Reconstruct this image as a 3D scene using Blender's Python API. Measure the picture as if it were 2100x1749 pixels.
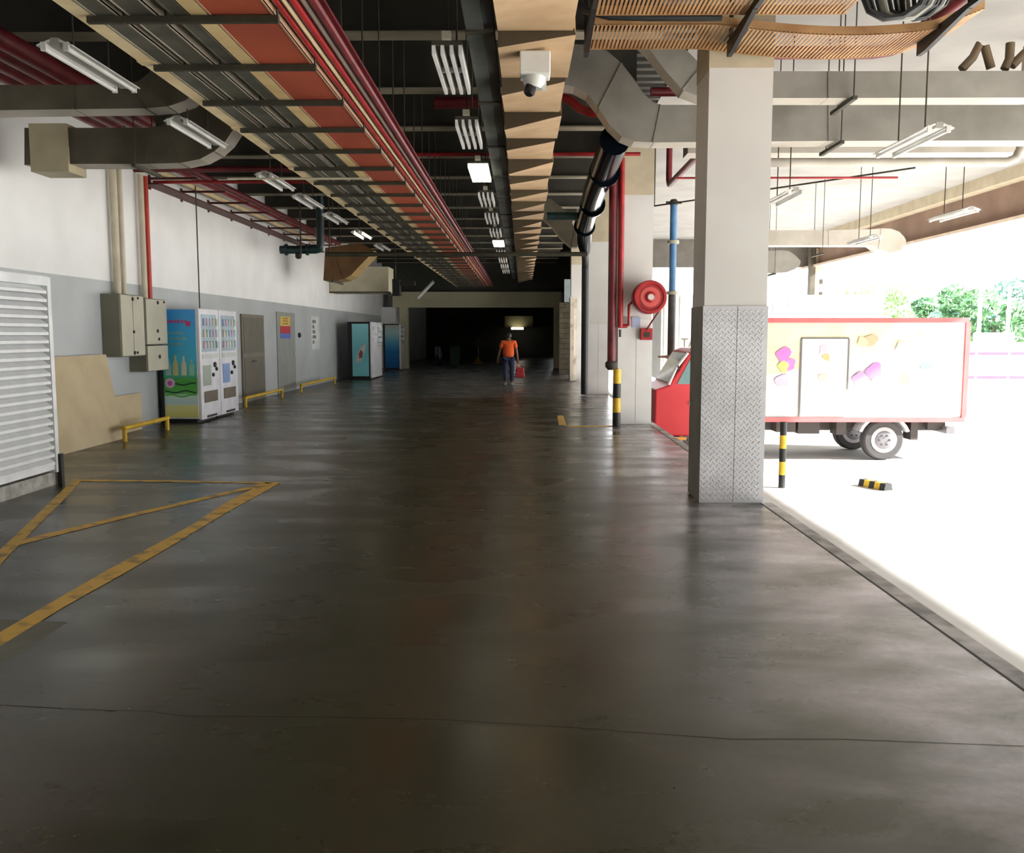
import bpy, bmesh, math, random
from mathutils import Vector, Matrix
random.seed(7)
S = bpy.context.scene
for o in list(bpy.data.objects): bpy.data.objects.remove(o)
COL = S.collection

# ------------------------------------------------------------------ camera
F, CX, CY, VX, VY, H = 1850.0, 1050.0, 874.5, 1072.0, 685.0, 1.6
_u, _v = (VX - CX) / F, (CY - VY) / F
_th = math.atan(_v)
_ps = math.asin(_u / math.sqrt(1 + _u * _u + _v * _v))
FWD = Vector((-math.sin(_ps) * math.cos(_th), math.cos(_ps) * math.cos(_th), -math.sin(_th)))
RGT = Vector((math.cos(_ps), math.sin(_ps), 0))
UPV = RGT.cross(FWD)
EYE = Vector((0, 0, H))
cam = bpy.data.objects.new('camera', bpy.data.cameras.new('camera'))
COL.objects.link(cam)
cam.matrix_world = Matrix((RGT, UPV, -FWD)).transposed().to_4x4() @ Matrix.Identity(4)
cam.location = EYE
cam.data.sensor_fit = 'HORIZONTAL'
cam.data.sensor_width = 36.0
cam.data.lens = 36.0 * F / 2100.0
cam.data.clip_end = 600
S.camera = cam

# ------------------------------------------------------------------ sky, sun, exposure
w = bpy.data.worlds.new('sky'); S.world = w; w.use_nodes = True
bg = w.node_tree.nodes['Background']
bg.inputs[0].default_value = (0.94, 0.97, 1.0, 1); bg.inputs[1].default_value = 3.6
sun = bpy.data.objects.new('sun', bpy.data.lights.new('sun', 'SUN')); COL.objects.link(sun)
sun.data.energy = 30.0; sun.data.angle = math.radians(1.5); sun.data.color = (1.0, 0.975, 0.94)
_e, _a = math.radians(31.6), math.radians(-12)          # elevation; bearing measured from +X
_sd = Vector((math.cos(_e) * math.cos(_a), math.cos(_e) * math.sin(_a), math.sin(_e)))
sun.rotation_euler = _sd.to_track_quat('Z', 'Y').to_euler(); sun.location = (30, 0, 30)
S.view_settings.view_transform = 'Standard'; S.view_settings.look = 'None'
S.view_settings.exposure = 0.4; S.view_settings.gamma = 1.0
S.view_settings.use_curve_mapping = False

# ------------------------------------------------------------------ helpers
def W(px, py, x=None, y=None, z=None):
    """pixel of the photograph + one known world coordinate -> point"""
    d = FWD + RGT * ((px - CX) / F) + UPV * ((CY - py) / F)
    t = (x / d.x) if x is not None else (y / d.y) if y is not None else ((z - H) / d.z)
    return EYE + d * t

def lin(c):
    return tuple(((v / 255) / 12.92 if v / 255 <= .04045 else ((v / 255 + .055) / 1.055) ** 2.4) for v in c)

MATS = {}
def mat(name, c, rough=.6, metal=0., c2=None, scale=3., bump=0., spec=.5, emit=None, estr=0., detail=4., stretch=None, contrast=(.35, .65), alpha=None):
    if name in MATS: return MATS[name]
    m = bpy.data.materials.new(name); m.use_nodes = True
    n = m.node_tree; b = n.nodes['Principled BSDF']
    c = lin(c); c2 = lin(c2) if c2 else tuple(v * .82 for v in c)
    tc = n.nodes.new('ShaderNodeTexCoord'); mp = n.nodes.new('ShaderNodeMapping')
    if stretch: mp.inputs['Scale'].default_value = stretch
    nz = n.nodes.new('ShaderNodeTexNoise'); nz.inputs['Scale'].default_value = scale; nz.inputs['Detail'].default_value = detail
    rp = n.nodes.new('ShaderNodeValToRGB')
    rp.color_ramp.elements[0].position = contrast[0]; rp.color_ramp.elements[1].position = contrast[1]
    rp.color_ramp.elements[0].color = (*c, 1); rp.color_ramp.elements[1].color = (*c2, 1)
    n.links.new(tc.outputs['Object'], mp.inputs[0]); n.links.new(mp.outputs[0], nz.inputs['Vector'])
    n.links.new(nz.outputs[0], rp.inputs[0]); n.links.new(rp.outputs[0], b.inputs['Base Color'])
    b.inputs['Roughness'].default_value = rough; b.inputs['Metallic'].default_value = metal
    b.inputs['Specular IOR Level'].default_value = spec
    if bump:
        bp = n.nodes.new('ShaderNodeBump'); bp.inputs['Strength'].default_value = bump; bp.inputs['Distance'].default_value = .02
        n.links.new(nz.outputs[0], bp.inputs['Height']); n.links.new(bp.outputs[0], b.inputs['Normal'])
    if emit:
        b.inputs['Emission Color'].default_value = (*lin(emit), 1); b.inputs['Emission Strength'].default_value = estr
    MATS[name] = m
    return m

class MB:
    def __init__(s): s.v = []; s.f = []
    def add(s, vs, fs):
        k = len(s.v); s.v += [tuple(p) for p in vs]; s.f += [tuple(i + k for i in f) for f in fs]; return s
    def box(s, x0, x1, y0, y1, z0, z1):
        v = [(x, y, z) for z in (z0, z1) for y in (y0, y1) for x in (x0, x1)]
        return s.add(v, [(0, 2, 3, 1), (4, 5, 7, 6), (0, 1, 5, 4), (2, 6, 7, 3), (0, 4, 6, 2), (1, 3, 7, 5)])
    def prism(s, pts, ext):
        """polygon (list of 3D points) extruded by vector"""
        n = len(pts); e = Vector(ext); a = [Vector(p) for p in pts]
        vs = a + [p + e for p in a]
        fs = [tuple(range(n - 1, -1, -1)), tuple(range(n, 2 * n))] + [(i, (i + 1) % n, n + (i + 1) % n, n + i) for i in range(n)]
        return s.add(vs, fs)
    def tube(s, path, r, n=10, cap=True):
        P = [Vector(p) for p in path]; R = r if isinstance(r, (list, tuple)) else [r] * len(P)
        rings = []; ref = None
        for i, p in enumerate(P):
            d = (P[min(i + 1, len(P) - 1)] - P[max(i - 1, 0)]).normalized()
            if ref is None:
                ref = Vector((0, 0, 1)) if abs(d.z) < .9 else Vector((1, 0, 0))
            a = (ref - d * ref.dot(d)).normalized(); b = d.cross(a); ref = a
            rings.append([p + (a * math.cos(2 * math.pi * k / n) + b * math.sin(2 * math.pi * k / n)) * R[i] for k in range(n)])
        vs = [q for g in rings for q in g]; fs = []
        for i in range(len(P) - 1):
            for k in range(n):
                fs.append((i * n + k, i * n + (k + 1) % n, (i + 1) * n + (k + 1) % n, (i + 1) * n + k))
        if cap: fs += [tuple(range(n - 1, -1, -1)), tuple(range((len(P) - 1) * n, len(P) * n))]
        return s.add(vs, fs)
    def lathe(s, c, axis, prof, n=24):
        """prof: list of (along axis, radius)"""
        d = Vector(axis).normalized(); ref = Vector((0, 0, 1)) if abs(d.z) < .9 else Vector((1, 0, 0))
        a = (ref - d * ref.dot(d)).normalized(); b = d.cross(a); c = Vector(c)
        vs = [c + d * t + (a * math.cos(2 * math.pi * k / n) + b * math.sin(2 * math.pi * k / n)) * max(r, 1e-4) for t, r in prof for k in range(n)]
        fs = [(i * n + k, i * n + (k + 1) % n, (i + 1) * n + (k + 1) % n, (i + 1) * n + k) for i in range(len(prof) - 1) for k in range(n)]
        fs += [tuple(range(n - 1, -1, -1)), tuple(range((len(prof) - 1) * n, len(prof) * n))]
        return s.add(vs, fs)
    def build(s, name, m, parent=None, smooth=False, bevel=0):
        me = bpy.data.meshes.new(name); me.from_pydata(s.v, [], s.f); me.update()
        bm = bmesh.new(); bm.from_mesh(me); bmesh.ops.recalc_face_normals(bm, faces=bm.faces); bm.to_mesh(me); bm.free()
        o = bpy.data.objects.new(name, me); COL.objects.link(o)
        if m: me.materials.append(m)
        if smooth:
            for p in me.polygons: p.use_smooth = True
            md = o.modifiers.new('edges', 'EDGE_SPLIT'); md.split_angle = math.radians(40)
        if bevel:
            md = o.modifiers.new('bevel', 'BEVEL'); md.width = bevel; md.segments = 2
        if parent:
            o.parent = parent; o.location = -wl(parent)
        return o
def wl(o):
    p = Vector((0, 0, 0))
    while o: p += o.location; o = o.parent
    return p
def tag(o, label=None, cat=None, group=None, kind=None):
    if label: o['label'] = label
    if cat: o['category'] = cat
    if group: o['group'] = group
    if kind: o['kind'] = kind
    return o
def thing(name, label, cat, loc=(0, 0, 0), group=None):
    o = bpy.data.objects.new(name, None); COL.objects.link(o); o.location = loc; o.empty_display_size = .1
    return tag(o, label, cat, group)
def copy_tree(o, parent=None):
    c = o.copy(); COL.objects.link(c); c.parent = parent
    for ch in o.children: copy_tree(ch, c)
    return c
def box(x0, x1, y0, y1, z0, z1): return MB().box(x0, x1, y0, y1, z0, z1)
def tube(path, r, n=10): return MB().tube(path, r, n)
def arc(c, r, a0, a1, n, f):
    return [f(c[0] + r * math.cos(math.radians(a0 + (a1 - a0) * i / n)), c[1] + r * math.sin(math.radians(a0 + (a1 - a0) * i / n))) for i in range(n + 1)]

# ------------------------------------------------------------------ materials
M_colw = mat('column_paint', (212, 211, 207), .75, c2=(204, 202, 197), scale=1.2)
M_white = mat('white_paint', (238, 238, 236), .75, c2=(230, 230, 227), scale=1.2)
M_band = mat('grey_band_paint', (184, 188, 188), .4, c2=(172, 176, 176), scale=.9)
M_conc = mat('beige_concrete', (196, 184, 158), .85, c2=(178, 166, 142), scale=2.5, bump=.1)
M_soffit = mat('soffit_concrete', (158, 155, 150), .9, c2=(146, 143, 138), scale=1.1, bump=.1)
M_deck = mat('metal_deck', (58, 55, 47), .6, metal=.0, c2=(42, 40, 34), scale=2)
M_beam = mat('roof_steel', (58, 55, 46), .6, c2=(44, 42, 34), scale=2)
M_ground = mat('yard_concrete', (206, 204, 200), .9, c2=(184, 182, 178), scale=.35, stretch=(1, 3, 1))
M_nosing = mat('dock_nosing', (190, 186, 184), .7, c2=(120, 118, 116), scale=4)
M_dark = mat('dark_joint', (28, 27, 24), .8)
M_black = mat('black_paint', (18, 18, 17), .5)
M_galv = mat('galvanised_duct', (138, 134, 126), .55, metal=.1, c2=(116, 112, 103), scale=2.2, contrast=(.3, .7))
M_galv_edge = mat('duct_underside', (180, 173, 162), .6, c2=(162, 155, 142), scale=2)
M_galvdark = mat('old_duct', (92, 85, 68), .6, c2=(70, 64, 50), scale=2.4)
M_tray = mat('grey_tray', (108, 106, 92), .5, metal=.4, c2=(82, 82, 70), scale=5)
M_cream = mat('cream_trunking', (240, 220, 176), .6, c2=(222, 200, 154), scale=4)
M_redbrown = mat('red_brown_tray', (178, 84, 54), .6, c2=(150, 66, 44), scale=1.4, stretch=(1, .4, 1))
M_red = mat('red_pipe', (168, 34, 36), .4, c2=(132, 24, 28), scale=6)
M_maroon = mat('maroon_pipe', (110, 28, 34), .45, c2=(84, 18, 24), scale=5)
M_strut = mat('dark_strut', (60, 57, 42), .6, c2=(44, 42, 32), scale=5)
M_tan = mat('tan_insulation', (200, 170, 132), .75, c2=(178, 146, 108), scale=3, contrast=(.3, .7))
M_trunk = mat('steel_trunking', (96, 100, 98), .5, metal=.3, c2=(76, 82, 74), scale=4)
M_fixture = mat('fixture_white', (226, 226, 220), .5)
M_tube = mat('unlit_tube', (238, 238, 234), .25)
M_lit = mat('lit_tube', (255, 250, 235), .4, emit=(255, 246, 224), estr=2.2)
M_perf = mat('perforated_tray', (178, 138, 92), .6, c2=(146, 104, 64), scale=4)
M_steel = mat('checker_plate', (206, 207, 210), .42, metal=.2, c2=(192, 193, 196), scale=3)
M_grey = mat('cabinet_grey', (186, 182, 160), .5, c2=(174, 170, 150), scale=2)
M_greyd = mat('cabinet_side', (120, 118, 100), .55, c2=(108, 106, 90), scale=2)
M_card = mat('cardboard', (200, 184, 150), .9, c2=(186, 168, 134), scale=2)
M_yellow = mat('yellow_paint', (214, 178, 40), .5, c2=(190, 152, 32), scale=6)
M_teal = mat('teal_pipe', (34, 62, 62), .35, c2=(24, 44, 46), scale=4)
M_navy = mat('navy_pipe', (10, 17, 26), .16, c2=(7, 11, 17), scale=4, spec=.035)
M_blue = mat('blue_pipe', (88, 138, 184), .45, c2=(76, 122, 166), scale=5)
M_pipegrey = mat('grey_pipe', (92, 90, 86), .5, c2=(78, 76, 72), scale=5)
M_vwhite = mat('vending_white', (228, 228, 232), .3)
M_glass = mat('vending_window', (196, 214, 222), .12)
M_flap = mat('vending_flap', (106, 92, 76), .4)
M_truckwhite = mat('truck_white', (214, 212, 212), .5)
M_truckred = mat('truck_red', (204, 48, 54), .35, c2=(196, 40, 48), scale=2)
M_tyre = mat('tyre', (62, 60, 60), .8)
M_hub = mat('wheel_hub', (110, 108, 112), .4, metal=.4)
M_chassis = mat('chassis', (56, 50, 46), .7)
M_louvre = mat('louvre_white', (230, 232, 232), .5)

def floor_material():
    m = bpy.data.materials.new('worn_floor'); m.use_nodes = True; n = m.node_tree; b = n.nodes['Principled BSDF']
    tc = n.nodes.new('ShaderNodeTexCoord')
    def noise(sc, det, st=(1, 1, 1), dist=0.):
        mp = n.nodes.new('ShaderNodeMapping'); mp.inputs['Scale'].default_value = st
        q = n.nodes.new('ShaderNodeTexNoise'); q.inputs['Scale'].default_value = sc; q.inputs['Detail'].default_value = det; q.inputs['Distortion'].default_value = dist
        n.links.new(tc.outputs['Object'], mp.inputs[0]); n.links.new(mp.outputs[0], q.inputs['Vector']); return q.outputs[0]
    def ramp(src, stops):
        r = n.nodes.new('ShaderNodeValToRGB'); e = r.color_ramp.elements
        while len(e) < len(stops): e.new(.5)
        for k, (p, c) in enumerate(stops): e[k].position = p; e[k].color = (*c, 1)
        n.links.new(src, r.inputs[0]); return r.outputs[0]
    def mix(f, a, bb, mode='MIX'):
        x = n.nodes.new('ShaderNodeMix'); x.data_type = 'RGBA'; x.blend_type = mode
        if hasattr(f, 'links'): n.links.new(f, x.inputs[0])
        else: x.inputs[0].default_value = f
        n.links.new(a, x.inputs[6]); n.links.new(bb, x.inputs[7]); return x.outputs[2]
    base = ramp(noise(.5, 6, (1, .5, 1), .15), [(.3, lin((49, 52, 36))), (.5, lin((58, 59, 43))), (.7, lin((72, 66, 53)))])
    red = ramp(noise(.6, 5, (1, .5, 1), .2), [(.5, (1, 1, 1)), (.64, (1.12, .88, .84)), (.8, (1.0, .95, .92))])
    base = mix(1., base, red, 'MULTIPLY')
    spots = ramp(noise(7.5, 6, (1, .7, 1), .1), [(.2, (.55, .55, .53)), (.3, (1, 1, 1))])
    base = mix(.8, base, spots, 'MULTIPLY')
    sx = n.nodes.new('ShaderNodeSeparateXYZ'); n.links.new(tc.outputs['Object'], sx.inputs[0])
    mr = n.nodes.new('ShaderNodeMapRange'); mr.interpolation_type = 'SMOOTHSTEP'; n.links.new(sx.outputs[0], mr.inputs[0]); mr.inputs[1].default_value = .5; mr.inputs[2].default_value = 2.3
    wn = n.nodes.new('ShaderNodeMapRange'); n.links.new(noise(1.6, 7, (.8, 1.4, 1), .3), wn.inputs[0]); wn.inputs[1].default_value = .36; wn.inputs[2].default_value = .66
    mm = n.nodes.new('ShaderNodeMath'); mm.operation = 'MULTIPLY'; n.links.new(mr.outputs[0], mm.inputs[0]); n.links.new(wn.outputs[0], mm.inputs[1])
    edge_sheen = n.nodes.new('ShaderNodeRGB'); edge_sheen.outputs[0].default_value = (*lin((188, 182, 190)), 1)  # patchy sheen of the bright yard, painted in towards the dock edge
    base = mix(mm.outputs[0], base, edge_sheen.outputs[0])
    streak = ramp(noise(3., 6, (.35, 2.6, 1), .1), [(.32, (.86, .86, .86)), (.68, (1.2, 1.18, 1.16))])
    base = mix(.35, base, streak, 'MULTIPLY')
    fine = ramp(noise(28, 5), [(.3, (.82, .82, .82)), (.7, (1.14, 1.14, 1.14))])
    base = mix(.7, base, fine, 'MULTIPLY')
    n.links.new(base, b.inputs['Base Color'])
    rg = n.nodes.new('ShaderNodeMapRange'); rg.interpolation_type = 'SMOOTHSTEP'; n.links.new(noise(1.4, 8, (.5, 1.2, 1), 0.), rg.inputs[0])
    rg.inputs[1].default_value = .2; rg.inputs[2].default_value = .8; rg.inputs[3].default_value = .19; rg.inputs[4].default_value = .38
    n.links.new(rg.outputs[0], b.inputs['Roughness'])
    b.inputs['Specular IOR Level'].default_value = .62
    return m
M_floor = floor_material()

# ------------------------------------------------------------------ the setting
XW, XE, ZC, XF, YB, YP = -6.6, 2.27, 5.5, 11.8, -7.0, 42.5     # left wall, dock edge, ceiling, canopy fascia, back, portal
ZG = -.85
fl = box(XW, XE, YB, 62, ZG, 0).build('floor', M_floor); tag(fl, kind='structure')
nos = box(XE, XE + .13, YB, 62, ZG, -.012).build('trim_1', M_nosing); tag(nos, kind='structure')
crk = [W(a, b, z=.0012) for a, b in ((-80, 1440), (0, 1445), (180, 1455), (300, 1458), (380, 1468), (640, 1470), (900, 1475), (1150, 1490), (1500, 1515), (1720, 1515), (2160, 1532))]
mbc = MB()
for a, b in zip(crk, crk[1:]): mbc.add([a - Vector((0, .002, 0)), b - Vector((0, .002, 0)), b + Vector((0, .002, 0)), a + Vector((0, .002, 0))], [(0, 1, 2, 3)])
mbc.build('floor_crack', mat('crack', (36, 35, 28), .9), fl)
box(XE - .012, XE + .004, YB, 62, -.001, .0012).build('edge_joint', M_dark, fl)
g = box(XE + .13, 260, -80, 300, ZG - .3, ZG).build('ground', M_ground); tag(g, kind='structure')
wlft = box(XW - .3, XW, YB, 62, 0, ZC).build('wall_left', M_white); tag(wlft, kind='structure')
bz = 2.44
box(XW, XW + .006, YB, YP - .3, 0, bz).build('grey_dado', M_band, wlft)
tag(box(XW - .3, 14, YB - .3, YB, ZG, ZC + .3).build('wall_back', mat('back_wall_paint', (120, 118, 110), .8)), kind='structure')  # unseen; its stretch across the yard is added to cut sky light
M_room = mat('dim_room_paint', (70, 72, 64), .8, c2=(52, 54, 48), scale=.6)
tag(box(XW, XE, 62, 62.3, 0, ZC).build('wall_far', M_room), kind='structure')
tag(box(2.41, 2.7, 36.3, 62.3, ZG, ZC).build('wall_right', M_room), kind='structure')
ce = box(2.28, XF + .5, YB, 38, ZC, ZC + .3).build('ceiling', M_soffit); tag(ce, kind='structure')
ce2 = box(XW - .3, 2.28, YB, 62.3, ZC + .12, ZC + .4).build('ceiling_deck', M_deck); tag(ce2, kind='structure')
box(2.28, 2.7, 38.3, 62.3, ZC + .12, ZC + .4).build('roof_strip', M_deck, ce2)
mb = MB(); y = YB
while y < 46:
    mb.prism([(XW, y, ZC + .125), (XW, y + .05, ZC), (XW, y + .19, ZC), (XW, y + .24, ZC + .125)], (2.28 - XW, 0, 0)); y += .34
tag(mb.build('deck_rib', M_deck, ce2), kind='stuff')
# canopy edge
fa = box(XF, XF + .3, YB, 38.2, 4.36, ZC + .3).build('trim_2', mat('fascia_paint', (150, 124, 106), .8, c2=(124, 100, 86), scale=.8)); tag(fa, kind='structure')
box(XF - .22, XF + .34, YB, 38.2, 4.28, 4.36).build('fascia_flange', mat('fascia_flange', (206, 186, 166), .7), fa)
box(XF - .35, XF, YB, 38.0, 5.2, ZC).build('edge_beam', M_conc, fa)
e2 = box(2.4, XF, 38, 38.3, 4.36, ZC + .3).build('trim_3', mat('end_beam', (132, 126, 118), .8)); tag(e2, kind='structure')
# cross beams under the deck
def ibeam(yc, x0, x1, zb, dep, fw):
    o = box(x0, x1, yc - fw / 2, yc + fw / 2, zb, zb + .02)
    o.box(x0, x1, yc - .008, yc + .008, zb + .02, zb + dep); o.box(x0, x1, yc - fw / 2, yc + fw / 2, zb + dep - .02, zb + dep)
    return o
b0, b1 = W(800, 75, z=4.8).y, W(800, 188, z=4.8).y
M_lit_flange = mat('beam_flange', (150, 142, 122), .7, c2=(120, 112, 94), scale=1.5)  # paler than the beam, so the lower flange reads as lit
yb = b0 - 2 * (b1 - b0)
while yb < 42:
    o = ibeam(yb, XW, 1.5, 4.82, .68, .24).build('ceiling_beam', M_beam); tag(o, kind='structure')
    box(XW, 1.5, yb - .13, yb + .13, 4.8, 4.82).build('beam_flange', M_lit_flange, o); yb += b1 - b0
# portal at the far end
pw = MB().prism([(XW, YP, 0), (-5.72, YP, 0), (-5.72, YP, 2.85), (XW, YP, 2.85)], (0, .3, 0)).build('wall_portal', M_white); tag(pw, kind='structure')
M_portal = mat('portal_concrete', (206, 200, 168), .8, c2=(188, 182, 150), scale=1)
hd = box(-6.05, 1.78, YP - .25, YP + .25, 2.83, 3.55).build('trim_4', M_portal); tag(hd, kind='structure')
for xa, xb, nm in ((-5.74, -5.36, 'trim_5'), (1.44, 1.78, 'trim_6')):
    tag(box(xa, xb, YP - .22, YP + .22, 0, 2.83).build(nm, M_portal), kind='structure')
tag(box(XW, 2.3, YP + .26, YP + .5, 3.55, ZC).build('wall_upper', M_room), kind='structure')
# block wall beside the portal
bw = thing('block_wall', 'bare concrete block wall between portal post and white column', 'wall', (1.9, 36, 0)); 
M_block = mat('block', (96, 90, 74), .9, c2=(78, 72, 58), scale=3)
M_mortar = mat('mortar', (58, 54, 46), .95)
box(1.46, 2.3, 36.03, 36.25, 0, 2.85).build('mortar', M_mortar, bw)
for r in range(14):
    off = .2 if r % 2 else 0
    for c in range(3):
        xa = max(1.45, 1.45 + c * .41 - off); xb = min(2.3, 1.45 + c * .41 - off + .395)
        if xb - xa > .05: box(xa, xb, 36, 36.2, r * .203 + .01, r * .203 + .193).build('block', M_block, bw)

# ------------------------------------------------------------------ columns
def column(yf, label, plate=True, first=False):
    x0, x1, d = 1.69, 2.27, .58
    t = thing('column', label, 'column', ((x0 + x1) / 2, yf + d / 2, 0), 'white square columns along the dock edge')
    t['kind'] = 'structure'
    box(x0, x1, yf, yf + d, 0, 4.0).build('shaft', M_colw, t)
    box(x0 - .004, x1 + .004, yf - .004, yf + d + .004, 4.0, ZC).build('bare_head', M_conc, t)
    zt = 1.86
    pm = M_steel if first else mat('plain_cladding', (216, 216, 214), .45, c2=(206, 206, 204), scale=2)
    e = .012; mid = x0 + (x1 - x0) * .53
    for a, b in ((x0 - e, mid - .003), (mid + .003, x1 + e)):
        box(a, b, yf - e, yf, 0.01, zt).build('plate', pm, t)
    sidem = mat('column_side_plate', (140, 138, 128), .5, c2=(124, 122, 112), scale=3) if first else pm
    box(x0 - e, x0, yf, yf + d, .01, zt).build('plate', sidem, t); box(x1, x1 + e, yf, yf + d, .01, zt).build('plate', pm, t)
    if first:
        mb = MB(); r = 0; z = .05
        while z < zt - .03:
            x = x0 + .01 + (.028 if r % 2 else 0)
            while x < x1 - .01:
                dx, dz = (.017, .017) if r % 2 else (-.017, .017)
                p = Vector((x, yf - e, z)); a = Vector((dx, 0, dz)); n = Vector((-dz, 0, dx)) * .32
                mb.add([p - a, p + n, p + a, p - n, p + Vector((0, -.005, 0)) + a * .4, p + Vector((0, -.005, 0)) - a * .4],
                       [(0, 1, 5), (1, 4, 5), (1, 2, 4), (2, 3, 4), (3, 5, 4), (3, 0, 5)])
                x += .056
            z += .028; r += 1
        tag(mb.build('raised_lug', M_steel, t), kind='stuff')
    return t
Y1, Y2, Y3, Y4 = 8.49, 16.0, 24.0, 31.8
column(Y1, 'white square column with diamond checker plate cladding at its base', first=True)
column(Y2, 'white square column carrying the red fire hose reel')
column(Y3, 'white square column behind the black downpipe')
column(Y4, 'white square column beside the bare block wall')

# ------------------------------------------------------------------ floor markings
M_line = mat('worn_yellow_line', (226, 182, 66), .5, c2=(150, 124, 62), scale=7, contrast=(.5, .68))
def strip(pairs, label):
    v = []; f = []
    for a, b in pairs:
        v += [W(*a, z=.003), W(*b, z=.003)]
    for i in range(len(pairs) - 1): f.append((2 * i, 2 * i + 1, 2 * i + 3, 2 * i + 2))
    o = MB().add(v, f).build('floor_marking', M_line); return tag(o, label, 'floor marking')
strip([((548, 988), (575, 989)), ((510, 1006), (530, 1015)), ((460, 1032), (478, 1043)), ((400, 1072), (422, 1076)), ((350, 1100), (382, 1101)), ((225, 1166), (262, 1171)),
       ((100, 1238), (130, 1245)), ((0, 1296), (0, 1325)), ((-140, 1375), (-140, 1412))], 'long worn yellow line running diagonally out across the floor')
strip([((548, 989), (560, 992)), ((400, 1023), (400, 1029)), ((250, 1057), (250, 1064)), ((100, 1093), (100, 1102)), ((50, 1105), (40, 1117))], 'slim yellow line crossing the middle of the painted triangle')
strip([((150, 984), (168, 985)), ((105, 1027), (126, 1030)), ((50, 1080), (70, 1085)), ((0, 1127), (0, 1158)), ((-60, 1180), (-60, 1222))], 'broad yellow line starting near the louvre corner')
strip([((150, 983), (150, 987)), ((350, 985), (350, 988)), ((572, 989), (572, 992))], 'thin faded yellow line closing the painted triangle at its far side')
# pieces of old yellow marking near column 2
strip([((1143, 852), (1155, 852)), ((1146, 872), (1162, 872))], 'short yellow dash on the floor near the hose reel column')
strip([((1162, 873), (1162, 876)), ((1272, 872), (1272, 875))], 'faded thin line leading to the foot of the hose reel column')
v = [W(*p, z=.0004) for p in ((-60, 1268), (137, 1276), (70, 1322), (0, 1362), (-60, 1392))]
o = MB().prism(v, (0, 0, .0012)).build('floor_patch', mat('patch_concrete', (120, 120, 108), .6, c2=(104, 104, 92), scale=3)); tag(o, 'grey repaired concrete patch under the yellow line end', 'floor patch')

# ------------------------------------------------------------------ louvred enclosure
XL, YL0, YL1 = -4.97, 3.5, 9.5
t = thing('louvred_enclosure', 'white louvred plant enclosure with thin horizontal slats on rough kerb', 'louvre screen', (XL, (YL0 + YL1) / 2, 0))
box(XW + .01, XL - .02, YL0, YL1, 0, .14).build('kerb', mat('rough_kerb', (176, 174, 164), .9, c2=(140, 138, 130), scale=9, bump=.6), t)
box(XL - .07, XL + .02, YL1 - .07, YL1, .14, 2.19).build('post', M_louvre, t)
box(XL - .07, XL + .02, YL0, YL0 + .07, .14, 2.19).build('post', M_louvre, t)
box(XL - .07, XL + .02, YL0 + .07, YL1 - .07, 2.1, 2.19).build('top_rail', M_louvre, t)
box(XL - .07, XL + .0, YL0 + .07, YL1 - .07, .17, .22).build('bottom_rail', M_louvre, t)
box(XW + .01, XL - .16, YL1 - .05, YL1 - .02, .14, 2.19).build('side_panel', M_louvre, t)
box(XW + .01, XL - .01, YL0, YL1, 2.19, 2.2).build('top_panel', M_louvre, t)
box(XL - .2, XL - .15, YL0, YL1 - .05, .14, 2.15).build('backing', mat('louvre_backing', (70, 72, 72), .8), t)
z = .24
slat = None
while z < 2.1:
    if slat is None:
        slat = MB().prism([(XL + .012, YL0 + .07, 0), (XL + .012, YL0 + .07, .012), (XL - .075, YL0 + .07, .075), (XL - .075, YL0 + .07, .063)], (0, YL1 - YL0 - .15, 0)).add([], [])
        slat.box(XL + .006, XL + .014, YL0 + .07, YL1 - .08, -.018, .012)
        s0 = slat.build('slat', M_louvre, t); s0.location.z += z
    else:
        c = s0.copy(); COL.objects.link(c); c.parent = t; c.location.z = s0.location.z + z - .24
    z += .0855
box(XL + .0, XL + .05, YL1 - .03, YL1 + .03, .0, .33).build('rubber_corner_guard', M_black, t)

# ------------------------------------------------------------------ boards leaning on wall
def board(name, label, br, tr, y0, xt):
    b = W(*br, z=0); t_ = W(*tr, x=xt)
    mb = MB().prism([(b.x, y0, 0), (b.x, b.y, 0), (t_.x, t_.y, t_.z), (t_.x, y0, t_.z)], (.02, 0, .002))
    return tag(mb.build(name, M_card), label, 'board')
board('plain_board', 'large tan board leaning on the wall next to the louvres', (250, 900), (215, 727), 10.2, -6.48)
board('plain_board', 'small tan board leaning on the wall beside the large one', (289, 880), (288, 805), 12.0, -6.55)

# ------------------------------------------------------------------ low yellow rails
def rail(y0, y1, x, label, h=.2, r=.035):
    t = thing('floor_rail', label, 'guard rail', (x, (y0 + y1) / 2, 0), 'low yellow pipe rails along the left wall')
    tube([(x, y0, h), (x, y1, h)], r).build('bar', M_yellow, t, True)
    ys = [y0 + .04, y1 - .04]
    for yy in ys: tube([(x, yy, 0), (x, yy, h)], r).build('leg', M_yellow, t, True)
rail(13.3, 15.0, -5.95, 'low yellow pipe rail in front of the leaning tan boards')
rail(19.7, 22.8, -6.1, 'low yellow pipe rail just past the white drink machines')
rail(24.7, 29.2, -6.1, 'low yellow pipe rail below the white wall notice')

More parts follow.
